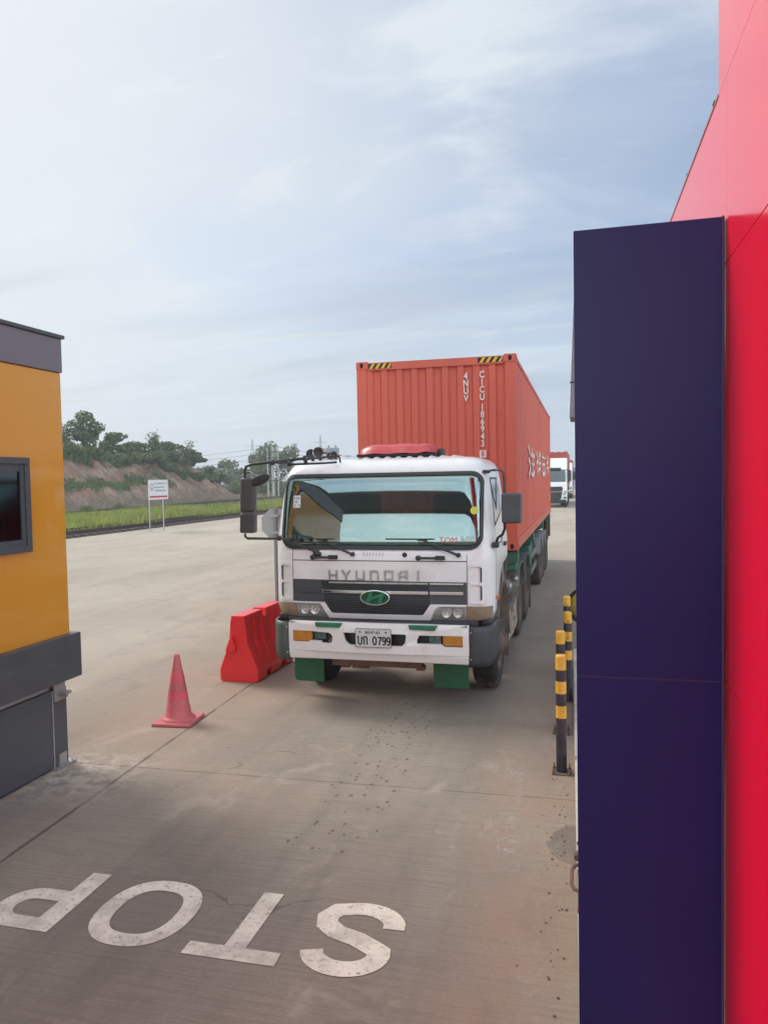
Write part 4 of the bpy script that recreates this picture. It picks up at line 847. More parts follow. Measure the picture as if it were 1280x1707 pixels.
# ================================================================== SHIPPING CONTAINER
HOLE = mat('casting_hole', (.012, .008, .008), .8)
def container(ox, oy, oz, m, label, group, detail=True, name='shipping_container'):
    """ox, oy, oz: lower left front corner (front faces -Y)"""
    W, Lc, H = 2.438, 12.192, 2.896
    t = empty(name, (ox + W / 2, oy + Lc / 2, oz), label, 'container', group)
    # front wall, vertical corrugations
    def corr(u0, u1, pitch, depth, place, flat=.36, slope=.14):
        pts = [(u0, 0)]; n = max(1, round((u1 - u0) / pitch)); p = (u1 - u0) / n
        for i in range(n):
            a = u0 + i * p; pts += [(a + p * flat, 0), (a + p * (flat + slope), depth), (a + p * (2 * flat + slope), depth), (a + p, 0)]
        return [place(u, d) for u, d in pts]
    b = MB(); z0, z1 = oz + .12, oz + H - .13
    lo = corr(ox + .16, ox + W - .16, .247, .036, lambda u, d: (u, oy + .02 + d)); n = len(lo)
    b.add([(x, y, z0) for x, y in lo] + [(x, y, z1) for x, y in lo], [(i, i + 1, n + i + 1, n + i) for i in range(n - 1)]); b.build('front_wall', m, t)
    for side, nm in ((1, 'side_wall'), (0, 'side_wall')):
        X = ox + W - .012 if side else ox + .012; sg = -1 if side else 1
        lo = corr(oy + .06, oy + Lc - .06, .278, .036, lambda u, d: (X + sg * d, u), .28, .22); n = len(lo); b = MB()
        b.add([(x, y, oz + .16) for x, y in lo] + [(x, y, oz + H - .06) for x, y in lo], [(i, i + 1, n + i + 1, n + i) for i in range(n - 1)]); b.build(nm, m, t)
    b = MB(); b.box(ox + .05, ox + W - .05, oy + Lc - .06, oy + Lc - .02, oz + .1, oz + H - .1)
    for x in (.35, .75, 1.5, 1.95): b.tube([(ox + x + .12, oy + Lc, oz + .15), (ox + x + .12, oy + Lc, oz + H - .12)], .02, 6)
    b.build('doors', m, t)
    b = MB()
    lo = corr(oy + .1, oy + Lc - .1, .3, .02, lambda u, d: (u, oz + H - .05 + d)); n = len(lo)
    b.add([(ox + .04, y, z) for y, z in lo] + [(ox + W - .04, y, z) for y, z in lo], [(i, i + 1, n + i + 1, n + i) for i in range(n - 1)]); b.build('roof', m, t)
    b = MB(); b.box(ox + .06, ox + W - .06, oy + .05, oy + Lc - .05, oz + .1, oz + .16); b.build('floor', HOLE, t)
    # frame: posts, rails
    b = MB()
    for x in (ox + .004, ox + W - .164):
        b.box(x, x + .16, oy + .004, oy + .09, oz + .118, oz + H - .118); b.box(x, x + .16, oy + Lc - .1, oy + Lc - .004, oz + .118, oz + H - .118)
    b.split('corner_post', m, t, bevel=.008 if detail else 0)
    b = MB(); b.box(ox + .178, ox + W - .178, oy + .002, oy + .08, oz + H - .135, oz + H - .02); b.box(ox + .178, ox + W - .178, oy + .004, oy + .1, oz + .01, oz + .14)
    for x in (ox + .003, ox + W - .063): b.box(x, x + .06, oy + .178, oy + Lc - .178, oz + H - .09, oz + H - .03); b.box(x, x + .06, oy + .178, oy + Lc - .178, oz + .012, oz + .17)
    b.box(ox + .178, ox + W - .178, oy + Lc - .08, oy + Lc - .005, oz + H - .13, oz + H - .02); b.box(ox + .178, ox + W - .178, oy + Lc - .08, oy + Lc - .005, oz + .01, oz + .14)
    b.split('rail', m, t)
    for x in (ox, ox + W - .178):
        for y in (oy, oy + Lc - .162):
            for z in (oz, oz + H - .118):
                b = MB(); b.box(x - .002, x + .18, y - .002, y + .164, z - .002, z + .12); o = b.build('corner_casting', m, t, bevel=.01 if detail else 0)
                if detail:
                    h = MB(); yy = y - .0035 if y == oy else y + .1645
                    h.prism([(x + .089 + .028 * math.cos(a), z + .06 + .042 * math.sin(a)) for a in [i * math.tau / 16 for i in range(16)]], 'y', yy, yy + .002)
                    if x > ox: h.prism([(y + .08 + .042 * math.cos(a), z + .06 + .03 * math.sin(a)) for a in [i * math.tau / 16 for i in range(16)]], 'x', x + .1805, x + .1825)
                    h.build('casting_hole', HOLE, o)
    if detail:
        # upper side rail lashing lumps
        b = MB(); [b.box(ox + W - .10, ox + W - .03, oy + y, oy + y + .5, oz + H - .03, oz + H + .012) for y in (.6, 3.6, 6.2, 9.0)]; b.split('roof_lump', m, t)
        # header stripes
        for x0, x1 in ((ox + .19, ox + .56), (ox + W - .56, ox + W - .19)):
            hb = MB(); hb.box(x0, x1, oy - .0015, oy + .001, oz + H - .112, oz + H - .035); hs = hb.build('warning_stripes', BLK, t); yb = MB(); p = (x1 - x0) / 4; z0, z1 = oz + H - .111, oz + H - .036
            for i in range(4):
                a = x0 + i * p + .02; q = [(a, z0), (a + p * .5, z0), (min(a + p * .5 + .05, x1), z1), (min(a + .05, x1), z1)]
                q = [(min(u, x1), v) for u, v in q]; yb.prism(q, 'y', oy - .0035, oy - .0018)
            yb.build('yellow_stripes', YEL, hs)
    return t
CT = container(-3.36, 11.36, 1.41, RED_C, 'red shipping container with white lettering on the nearest truck', 'red shipping containers')
def col_text(s, x, zs, size, y=11.376):
    for ch, z in zip(s, zs): text_mesh('white_lettering', ch, size, front(x, z, y), CONT_W, CT, offset=.003, sx=.82, depth=.004)
yf = 11.377
col_text('4NUV', -1.665, [4.01, 3.90, 3.79, 3.68], .135, 11.374)
z = 4.075; zs = []
S = 'CICU 186943'
zs = [4.02, 3.91, 3.80, 3.69, 0, 3.54, 3.432, 3.324, 3.216, 3.108, 3.00]
for ch, zz in zip(S, zs):
    if ch != ' ': text_mesh('white_lettering', ch, .135, front(-1.425, zz, 11.374), CONT_W, CT, offset=.003, sx=.82, depth=.004)
b = MB(); b.box(-1.475, -1.375, 11.3700, 11.3730, 2.795, 2.905); bx = b.build('check_digit_box', CONT_W, CT)
text_mesh('check_digit', '8', .12, front(-1.425, 2.85, 11.3695), RED_C, CT, offset=.003, sx=.82, depth=.002)
# broken brush lettering on the side (large white characters, worn on the corrugation)
LOGO = MB(); lp = lambda u, v, d: (-.9165 + d, u, v)
def lst(pts, w): stroke(LOGO, pts, w, lp, -.004, .001)
rl = random.Random(5)
chars = [
 [[(0, .95), (.25, .70)], [(.0, .55), (.22, .42)], [(.05, 0), (.28, .30)], [(.55, .95), (.62, .62)], [(.38, .72), (.95, .72)], [(.66, .6), (.66, .08)], [(.45, .42), (.9, .42)], [(.4, .1), (.66, .02), (.92, .16)]],
 [[(.1, .85), (.3, .62)], [(.05, .5), (.42, .56)], [(.3, .6), (.2, .02)], [(.62, 1.), (.62, .02)], [(.5, .78), (.95, .84)], [(.5, .48), (.98, .52)], [(.42, .2), (.9, .3)], [(.85, .95), (.75, .6)]],
 [[(.0, .8), (.95, .8)], [(.45, 1.), (.4, .15)], [(.1, .45), (.88, .5)], [(.1, .1), (.42, .0), (.9, .1)], [(.78, .42), (.7, .12)]],
 [[(.1, .95), (.35, .75)], [(.15, .6), (.7, .66)], [(.3, .5), (.12, .06)], [(.5, .9), (.8, .1)], [(.05, .3), (.95, .36)], [(.6, .2), (.4, .0)]]]
for i, c in enumerate(chars):
    y0, wd, z0, ht = 13.8 + i * 2.3, 1.85, 2.50 + .02 * i, .56 - .02 * i
    for s in c: lst([(y0 + p[0] * wd, z0 + p[1] * ht) for p in s], .045 + rl.random() * .05)
LOGO.build('side_lettering', CONT_W, CT)
b = MB(); b.box(-.9205, -.9165, 22.55, 22.75, 1.78, 2.02); b.build('side_label', mat('yellow_label', (.75, .5, .2), .5), CT)

# ================================================================== WHEELS
def wheel(parent, x, y, r=.505, w=.30, side=1, name='wheel', dual=False):
    """x: outer face plane; side +1 faces +X"""
    s = side; b = MB()
    prof = [(r * .60, -.02), (r * .78, .0), (r * .93, -.015), (r * .985, -.04), (r, -.07), (r, -w + .07), (r * .985, -w + .04), (r * .9, -w + .01), (r * .6, -w)]
    b.lathe((x, y, r), 'x', [(a, d * s) for a, d in prof], 40); 
    for i in range(40):  # tread blocks
        a = i / 40 * math.tau; ca, sa = math.cos(a), math.sin(a); ta = .035
        for d0, d1 in ((-.05, -.13), (-w + .13, -w + .05)):
            q = [];
            for rr in (r - .004, r + .010):
                for (aa, dd) in ((a - ta, d0), (a + ta, d0), (a + ta, d1), (a - ta, d1)): q.append((x + dd * s, y + math.cos(aa) * rr, r + math.sin(aa) * rr))
            b.hexa(q)
    o = b.build(name, TYRE, parent)
    h = MB(); hub = [(r * .62, -.03), (r * .57, -.012), (r * .50, -.03), (r * .47, -.07), (r * .30, -.04), (r * .27, .0), (r * .2, .035), (.001, .04)] if not dual else [(r * .62, -.03), (r * .57, -.012), (r * .52, -.06), (r * .48, -.15), (r * .28, -.15), (r * .26, -.06), (r * .2, -.04), (.001, -.04)]
    h.lathe((x, y, r), 'x', [(a, d * s) for a, d in hub], 32)
    for i in range(10): a = i / 10 * math.tau; d = -.05 if not dual else -.145; h.lathe((x + d * s, y + math.cos(a) * r * .38, r + math.sin(a) * r * .38), 'x', [(.016, 0), (.016, .035 * s), (.001, .035 * s)], 6)
    h.build('rim', HUB, o)
    return o
def inner(parent, x, y, r, w, s):
    b = MB(); b.lathe((x, y, r), 'x', [(r * .55, 0), (r * .9, 0), (r, -.04 * s), (r, (-w + .04) * s), (r * .9, -w * s), (r * .55, -w * s)], 32); b.build('inner_wheel', TYRE, parent)

# ================================================================== TRAILER
tl = empty('container_trailer', (-2.14, 17.5, 0), 'green skeletal trailer with muddy wheels carrying the nearest red container', 'trailer')
b = MB()
for x in (-2.62, -1.80): b.box(x, x + .14, 11.5, 23.3, 1.08, 1.385)
b.build('main_beams', FRAMEG, tl, bevel=.008)
for y in (11.42, 15.2, 19.0, 23.1):
    b = MB(); b.prism([(-3.36, 1.23), (-3.36, 1.395), (-.93, 1.395), (-.93, 1.23), (-1.5, 1.06), (-2.8, 1.06)], 'y', y, y + .22); b.build('bolster', FRAMEG, tl, bevel=.01)
b = MB(); b.box(-3.33, -.96, 11.44, 11.9, 1.10, 1.235); b.build('front_apron', FRAMEG, tl, bevel=.01)
for y in (12.6, 13.9, 16.5, 17.8, 20.3, 21.6): b = MB(); b.prism([(-3.2, 1.3), (-3.2, 1.385), (-1.05, 1.385), (-1.05, 1.3), (-1.7, 1.18), (-2.6, 1.18)], 'y', y, y + .1); b.build('cross_member', FRAMEG, tl)
for x in (-3.25, -1.06): b = MB(); b.box(x, x + .03, 11.7, 23.2, 1.30, 1.385); b.build('side_rail', FRAMEG, tl)
for s, x in ((-1, -3.1), (1, -1.3)):
    b = MB(); b.box(x, x + .14, 15.9, 16.04, .35, 1.2); b.box(x + .02, x + .12, 15.92, 16.02, .12, .4); b.box(x - .06, x + .2, 15.85, 16.1, .08, .12); b.tube([(x + .07, 16.0, .9), (x + .07 + .25, 16.0, .9)], .02, 8); b.build('landing_leg', FRAMEG, tl, bevel=.006)
    b = MB(); b.box(x, x + .3, 14.9, 15.6, .72, 1.15); b.build('tool_box', FRAMEG, tl, bevel=.015)
for x in (-3.2, -1.0):
    for z in (.55, .85): b = MB(); b.box(x - .015, x + .015, 15.3, 17.0, z, z + .12); b.build('side_guard', FENDER, tl)
    b = MB(); [b.box(x - .05, x - .015, y, y + .05, .5, 1.3) for y in (15.4, 16.85)]; b.split('guard_bracket', FRAMEG, tl)
for y in (18.0, 19.32, 20.64):
    for s, x in ((1, -.93), (-1, -3.35)):
        wheel(tl, x, y, .5, .27, s, dual=True); inner(tl, x - .30 * s, y, .5, .27, s)
    b = MB(); b.tube([(-3.0, y, .5), (-1.2, y, .5)], .07, 10); b.build('axle', MUDDY, tl)
    for x0, x1 in ((-1.45, -.93), (-3.35, -2.83)):
        b = MB(); n = 10; vs = [];
        for i in range(n + 1): a = R(25 + 130 * i / n); vs += [(x0, y + .58 * math.cos(a), .5 + .58 * math.sin(a)), (x1, y + .58 * math.cos(a), .5 + .58 * math.sin(a))]
        b.add(vs, [(2 * i, 2 * i + 1, 2 * i + 3, 2 * i + 2) for i in range(n)], True); o = b.build('mudguard', FENDER, tl); sm = o.modifiers.new('thick', 'SOLIDIFY'); sm.thickness = .012
        b = MB(); b.box(x0, x1, y + .60, y + .612, .16, .76); b.build('mud_flap', FLAPB, tl)
b = MB(); b.box(-3.3, -1.0, 23.28, 23.40, .60, .75); b.box(-3.2, -3.1, 23.2, 23.3, .75, 1.3); b.box(-1.15, -1.05, 23.2, 23.3, .75, 1.3); b.build('rear_bumper', DGREY, tl)
b = MB(); b.box(-1.06, -.93, 23.12, 23.16, .72, 1.30); b.build('rear_flap', FLAPB, tl)
b = MB(); b.tube([(-1.25, 16.9, .95), (-1.25, 17.5, .95)], .13, 14); b.build('air_tank', FRAMEG, tl)

# ================================================================== TRACTOR UNIT
TX = -2.135
tk = empty('truck', (TX, 9.5, 0), 'white cab truck with grey grille, green mud flaps and number plate 0799', 'truck', 'container trucks in the lane')
LV = [(.985, 1.215, 7.945), (1.06, 1.235, 7.915), (1.16, 1.24, 7.90), (1.62, 1.24, 7.90), (1.70, 1.24, 7.905), (1.76, 1.238, 7.93), (1.86, 1.232, 7.946), (2.15, 1.205, 7.992), (2.44, 1.168, 8.040), (2.53, 1.152, 8.056), (2.60, 1.135, 8.080), (2.66, 1.10, 8.13), (2.705, 1.04, 8.24), (2.735, .94, 8.46), (2.745, .80, 8.6)]
ZL = [l[0] for l in LV]
def wz(z): return float(np.interp(z, ZL, [l[1] for l in LV]))
def yz(z): return float(np.interp(z, ZL, [l[2] for l in LV]))
CR = .20
def S(x, z):
    w = wz(z); t = min(abs(x - TX), w - .001); y = yz(z) + .045 * (t / w) ** 2 - .030 * (t / w) ** 2 * min(1, max(0, (z - 1.72) / .1))
    if t > w - CR: y += CR - math.sqrt(max(0, CR * CR - (t - (w - CR)) ** 2))
    return y
YR = 9.45
def zb(y):  # lower edge of the cab side
    return float(np.interp(y, [8.0, 8.3, 8.62, 8.85, 9.45], [.985, 1.04, 1.34, 1.46, 1.50]))
def section(z, w, yf):
    kk = .045 - .030 * min(1, max(0, (z - 1.72) / .1))
    pts = []; cs = [math.cos(R(a)) for a in (0, 15, 30, 45, 60, 75, 90)]; sn = [math.sin(R(a)) for a in (0, 15, 30, 45, 60, 75, 90)]
    half = [0, .2, .4, .6, .8, .95, w - CR] if w - CR > .96 else [w * q for q in (0, .15, .3, .45, .6, .7)] + [w - CR]
    for x in half: pts.append((x, yf + kk * (x / w) ** 2))
    k = kk
    for a in (15, 30, 45, 60, 75, 90): pts.append((w - CR + CR * math.sin(R(a)), yf + k + CR - CR * math.cos(R(a))))
    for y in (8.3, 8.45, 8.6, 8.75, 8.9, 9.1, 9.3): pts.append((w, max(y, yf + CR + .05 + .01 * y)))
    pts.append((w, YR - .05)); pts.append((w - .05, YR)); pts.append((w * .5, YR)); pts.append((0, YR))
    return pts
rings = []
for z, w, yf in LV:
    p = section(z, w, yf); P = []
    for sx, lst_ in ((1, p), (-1, p[-2:0:-1])):
        for x, y in lst_:
            zz = z
            if z < 1.8: zb_ = zb(y) if x > w - CR else .985; zz = zb_ + (z - .985) * (1.8 - zb_) / (1.8 - .985)
            P.append((TX + sx * x, y, zz))
    rings.append(P)
b = MB(); n = len(rings[0]); vs = [v for r in rings for v in r]; fs = []
for i in range(len(rings) - 1):
    zm = (LV[i][0] + LV[i + 1][0]) / 2
    for k_ in range(n):
        j = (k_ + 1) % n; xa, xb = rings[i][k_][0] - TX, rings[i][j][0] - TX; ya = rings[i][k_][1]
        if 1.75 < zm < 2.54 and max(abs(xa), abs(xb)) < 1.045 and ya < 8.5: continue      # windscreen opening
        if 1.86 < zm < 2.54 and max(abs(xa), abs(xb)) < .62 and ya > 9.2: continue          # rear window opening
        fs.append((i * n + k_, i * n + j, (i + 1) * n + j, (i + 1) * n + k_))
b.add(vs, fs, True); top = rings[-1]; b.add(top + [(TX, 9.0, 2.75)], [(i, (i + 1) % n, n) for i in range(n)], True)
cab = b.build('cab', WHITE, tk)
bm = bmesh.new(); bm.from_mesh(cab.data); bmesh.ops.remove_doubles(bm, verts=bm.verts[:], dist=1e-4); bmesh.ops.recalc_face_normals(bm, faces=bm.faces[:]); bm.to_mesh(cab.data); bm.free()
for p in cab.data.polygons: p.use_smooth = True
cm = cab.modifiers.new('thick', 'SOLIDIFY'); cm.thickness = .03; cm.offset = -1
def surf(name, outline, m, off=.004, thick=.012, holes=None, parent=tk, dx=.06, dz=.06, bevel=0., fn=None):
    """panel that follows the curved cab front: outline in (x, z)"""
    bm = bmesh.new()
    def loop(pts): return [bm.verts.new((p[0], 0, p[1])) for p in pts]
    if holes:
        es = []
        for lp_ in [outline] + holes:
            v = loop(lp_); es += [bm.edges.new((v[i], v[(i + 1) % len(v)])) for i in range(len(v))]
        bmesh.ops.triangle_fill(bm, edges=es, use_beauty=True, use_dissolve=False)
    else: bm.faces.new(loop(outline))
    xs = [p[0] for p in outline]; zs_ = [p[1] for p in outline]
    for k in range(1, int((max(xs) - min(xs)) / dx) + 1):
        bmesh.ops.bisect_plane(bm, geom=bm.verts[:] + bm.edges[:] + bm.faces[:], plane_co=(min(xs) + k * dx, 0, 0), plane_no=(1, 0, 0))
    for k in range(1, int((max(zs_) - min(zs_)) / dz) + 1):
        bmesh.ops.bisect_plane(bm, geom=bm.verts[:] + bm.edges[:] + bm.faces[:], plane_co=(0, 0, min(zs_) + k * dz), plane_no=(0, 0, 1))
    f = fn or S
    r = bmesh.ops.extrude_face_region(bm, geom=bm.faces[:]); ev = [v for v in r['geom'] if isinstance(v, bmesh.types.BMVert)]; es_ = set(ev)
    for v in bm.verts: v.co.y = f(v.co.x, v.co.z) - (off if v in es_ else off - thick)
    bmesh.ops.recalc_face_normals(bm, faces=bm.faces[:])
    org = Vector(ORG.get(parent, (0, 0, 0)))
    for v in bm.verts: v.co -= org
    me = bpy.data.meshes.new(name); bm.to_mesh(me); bm.free(); me.materials.append(m)
    return link(name, me, parent, bevel, 2)
x0, x1 = TX - 1.128, TX + 1.128
# windscreen: rubber ring and glass
wo_ = rrect(x0, x1, 1.742, 2.572, (.15, .15, .13, .13), 8); wi_ = rrect(x0 + .03, x1 - .03, 1.785, 2.535, (.125, .125, .11, .11), 8)
surf('windscreen_rubber', wo_, RUBBER, .014, .02, [wi_], bevel=.003)
wg = surf('windscreen', rrect(x0 + .02, x1 - .02, 1.775, 2.545, .12, 8), GLASS, .008, .004)
for p in wg.data.polygons: p.use_smooth = True
# stickers on the glass
STK = mat('sticker_red', (.55, .03, .08), .5); STW = mat('sticker_white', (.62, .68, .66), .5); STG = mat('sticker_silver', (.30, .36, .36), .5); STY = mat('sticker_yellow', (.50, .52, .05), .5)
text_mesh('windscreen_sticker', 'TOM', .085, lambda u, v, d: (-1.372 + u, S(-1.372 + u, 1.842 + v) - .009 - d, 1.842 + v), STK, wg, offset=.0, sx=1.05, depth=.002)
text_mesh('windscreen_sticker', 'SU255', .075, lambda u, v, d: (-1.165 + u, S(-1.165 + u, 1.852 + v) - .009 - d, 1.852 + v), STG, wg, offset=.002, sx=.8, depth=.002)
surf('windscreen_sticker', [(-3.128, 2.20), (-3.045, 2.20), (-3.045, 2.335), (-3.128, 2.335)], STW, .0095, .001, parent=wg)
b = MB()
for i in range(3):
    for j in range(3):
        if (i * 3 + j) % 4 != 3: xx, zz = -3.118 + i * .024, 2.212 + j * .04; b.box(xx, xx + .017, S(xx, zz) - .0115, S(xx, zz) - .0096, zz, zz + .026)
b.build('sticker_marks', STG, wg)
surf('windscreen_sticker', arc(-1.10, 2.155, .042, .042, 0, 345, 18), STY, .0095, .001, parent=wg)
# cab interior
b = MB(); b.box(TX - 1.1, TX + 1.1, 8.2, 9.35, 1.5, 1.56); b.build('cab_floor', INT, tk)
b = MB(); b.prism([(8.06, 1.56), (8.06, 1.78), (8.25, 1.84), (8.45, 1.80), (8.5, 1.56)], 'x', TX - 1.08, TX + 1.08); b.build('dashboard', INT, tk, bevel=.02)
for x in (TX - .72, TX + .42):
    b = MB(); b.box(x, x + .5, 8.85, 8.99, 1.7, 2.32); b.box(x, x + .5, 8.6, 8.95, 1.6, 1.75); b.box(x + .12, x + .38, 8.87, 8.97, 2.34, 2.5); b.build('seat', SEATM, tk, bevel=.05, segs=3)
b = MB(); b.lathe((TX + .68, 8.52, 1.95), 'y', [(.20, -.014), (.215, 0), (.20, .014), (.188, 0), (.20, -.014)], 26); b.tube([(TX + .68, 8.4, 1.8), (TX + .68, 8.52, 1.95)], .03, 8); b.box(TX + .49, TX + .87, 8.515, 8.53, 1.935, 1.965); b.build('steering_wheel', BLACK, tk)
# panel lines of the service flap
LINE = mat('panel_gap', (.02, .02, .022), .7)
def line(x0_, x1_, z0_, z1_): surf('panel_gap', [(x0_, z0_), (x1_, z0_), (x1_, z1_), (x0_, z1_)], LINE, .0012, .004)
line(TX - .985, TX + .955, 1.617, 1.626); line(TX - .990, TX - .984, 1.163, 1.745); line(TX + .955, TX + .961, 1.150, 1.745)
line(TX - .985, TX - .955, 1.158, 1.162)
# raised lower lip of the flap around the grille
lip = [(TX - .60, 1.155), (TX - .985, 1.165), (TX - .985, 1.150), (TX - .66, 1.148), (TX - .64, 1.12), (TX - .58, 1.0), (TX - .565, .985), (TX + .555, .985), (TX + .57, 1.0), (TX + .61, 1.10), (TX + .66, 1.142), (TX + .95, 1.142), (TX + .95, 1.165), (TX + .57, 1.165), (TX + .49, 1.05), (TX + .475, 1.043), (TX - .525, 1.043), (TX - .54, 1.05)]
surf('flap_lip', lip, WHITE, .035, .034, bevel=.006)
# grille
surf('grille', [(TX - .983, 1.166), (TX - .60, 1.166), (TX - .54, 1.050), (TX - .522, 1.044), (TX + .472, 1.044), (TX + .49, 1.050), (TX + .57, 1.166), (TX + .953, 1.166), (TX + .953, 1.400), (TX - .983, 1.412)], GRILLE, .010, .012)
surf('grille_centre', [(TX - .60, 1.155), (TX - .535, 1.052), (TX - .52, 1.047), (TX + .47, 1.047), (TX + .485, 1.052), (TX + .555, 1.155), (TX + .555, 1.388), (TX - .645, 1.394)], GRILLE_D, .020, .012, bevel=.003)
gm = MB()
for i in range(10):
    z = 1.062 + i * .0195; k = (z - 1.05) / .11 if z < 1.16 else 1; xa, xb = TX - .53 - .075 * min(1, k) - (.03 if z > 1.16 else 0), TX + .478 + .07 * min(1, k)
    if 1.26 < z < 1.31: continue
    stroke(gm, [(xa + (xb - xa) * q / 16, z) for q in range(17)], .006, lambda u, v, d: (u, S(u, v) - .022 - d, v), 0, .004)
gm.build('grille_slats', GRILLE, tk)
line(TX - .652, TX - .646, 1.17, 1.41); line(TX + .558, TX + .564, 1.17, 1.40)
def strip(a, c, z0_, z1_, m, off=.028): surf('chrome_strip', [(a, z0_), (c, z0_), (c, z1_), (a, z1_)], m, off, .012, bevel=.002)
strip(TX - .555, TX + .548, 1.374, 1.392, CHROME_W); strip(TX + .566, TX + .925, 1.374, 1.390, CHROME)
strip(TX - .635, TX + .55, 1.268, 1.300, CHROME); strip(TX + .568, TX + .92, 1.268, 1.300, CHROME); strip(TX - .93, TX - .66, 1.272, 1.296, GRILLE)
surf('strip_badge', [(TX - .62, 1.273), (TX - .53, 1.273), (TX - .53, 1.295), (TX - .62, 1.295)], BLK, .0295, .002)
# emblem: oval ring with a slanted H
em = empty('emblem', (0, 0, 0), None, None) if False else None
ex, ez, ey = TX - .022, 1.232, 7.846
pe = lambda u, v, d: (ex + u, ey - d, ez + v)
b = MB(); stroke(b, arc(0, 0, .158, .075, 0, 352.5, 48), .017, pe, 0, .02, True); eo = b.build('emblem', CHROME, tk, bevel=.004)
b = MB(); b.prism([(ex + .155 * math.cos(a), ez + .072 * math.sin(a)) for a in [i * math.tau / 40 for i in range(40)]], 'y', ey + .002, ey + .03); b.build('emblem_back', mat('emblem_backing', (.008, .06, .03), .5), eo)
b = MB()
stroke(b, arc(0, 0, .150, .069, 0, 352.5, 48), .008, pe, .016, .024, True)
stroke(b, [(-.095, -.052), (-.062, -.01), (-.040, .060)], .038, pe, .004, .016); stroke(b, [(.050, -.060), (.070, .01), (.100, .052)], .038, pe, .004, .0165); stroke(b, [(-.072, -.035), (-.03, -.008), (.03, .014), (.085, .04)], .026, pe, .004, .017)
stroke(b, [(-.100, -.050), (-.070, -.056), (-.06, -.058)], .012, pe, .004, .015); stroke(b, [(.062, .055), (.100, .050)], .012, pe, .004, .0155)
b.build('emblem_letter', GREEN, eo, bevel=.003)
# HYUNDAI in square chrome letters
LT = {'H': [[(0, 0), (0, 1)], [(1, 0), (1, 1)], [(0, .5), (1, .5)]], 'Y': [[(-.08, 1), (.5, .45), (1.08, 1)], [(.5, .5), (.5, 0)]], 'U': [[(0, 1), (0, .08), (1, .08), (1, 1)]], 'N': [[(0, 0), (0, .92), (.82, .92), (1, .75), (1, 0)]],
      'D': [[(0, .08), (0, .92), (1, .92), (1, .08), (0, .08)]], 'A': [[(0, 0), (0, .6), (.3, .92), (1, .92), (1, 0)], [(0, .4), (1, .4)]], 'I': [[(.5, 0), (.5, 1)]]}
lx = [-2.685, -2.535, -2.375, -2.215, -2.055, -1.90, -1.735]
for ch, x in zip('HYUNDAI', lx):
    b = MB(); w = .082; zb0 = 1.416 + .008 * (x + 2.2)
    for i, s in enumerate(LT[ch]): stroke(b, [(x + p[0] * w + (-.0 if ch != 'I' else 0), zb0 + p[1] * .104) for p in s], .022, lambda u, v, d: (u, S(u, v) - .003 - d, v), 0, .010 + .0007 * i)
    b.build('chrome_letter', CHROME_W, tk, bevel=.002)
# corner air vents (white raised frames with dark slots)
for sg in (-1, 1):
    a_, c_ = (TX - 1.165, TX - 1.0) if sg < 0 else (TX + .975, TX + 1.145)
    o_ = rrect(a_, c_, 1.172, 1.600, .03, 4); 
    surf('air_deflector', o_, WHITE, .012, .016, [rrect(a_ + (.03 if sg < 0 else .012), c_ - (.012 if sg < 0 else .03), 1.205, 1.372, .025, 4), rrect(a_ + (.03 if sg < 0 else .012), c_ - (.012 if sg < 0 else .03), 1.392, 1.565, .025, 4)], dx=.03, bevel=.005)
    xx = a_ + .032 if sg < 0 else c_ - .048
    for z0_, z1_ in ((1.215, 1.362), (1.402, 1.555)): surf('deflector_slot', [(xx, z0_), (xx + .014, z0_), (xx + .014, z1_), (xx, z1_)], DGREY, .003, .003)
# headlamps and turn lamps
LBACK = mat('lamp_reflector', (.40, .41, .40), .4, .1, var=.2, scale=18); BOWL = mat('lamp_bowl_silver', (.74, .75, .74), .22, .45, var=.15, scale=30)
for sg in (-1, 1):
    X = lambda u: TX + sg * u
    lo_ = [(X(.585), 1.005), (X(.60), 1.06), (X(.635), 1.11), (X(.69), 1.140), (X(.935), 1.152), (X(.935), .992), (X(.60), .996)]
    hl = surf('headlight', lo_, LBACK, .006, .02, bevel=.003)
    for u, rr in ((.735, .052), (.855, .050)):
        b = MB(); yy = S(X(u), 1.07); b.lathe((X(u), yy - .006, 1.072), 'y', [(rr, -.002), (rr * .97, -.011), (rr * .88, -.012), (rr * .75, -.005), (rr * .45, -.001), (.001, -.0005)], 24); b.lathe((X(u), yy - .006, 1.072), 'y', [(.001, -.013), (.010, -.012), (.016, -.006), (.017, -.001)], 12); b.build('lamp_bowl', BOWL, hl)
    surf('lamp_lens', [(X(.592), 1.008), (X(.607), 1.058), (X(.641), 1.105), (X(.695), 1.134), (X(.930), 1.146), (X(.930), .998), (X(.605), 1.002)], CLEAR, .024, .003, parent=hl)
    surf('turn_lamp', [(X(.945), .994), (X(.945), 1.150), (X(1.214), 1.143), (X(1.210), 1.0)], LAMPC, .014, .02, dx=.025, bevel=.004)
# black under-lip between cab and bumper
b = MB(); b.box(TX - 1.06, TX + 1.06, 7.93, 8.2, .84, .985); b.build('lower_apron', DGREY, tk, bevel=.01)
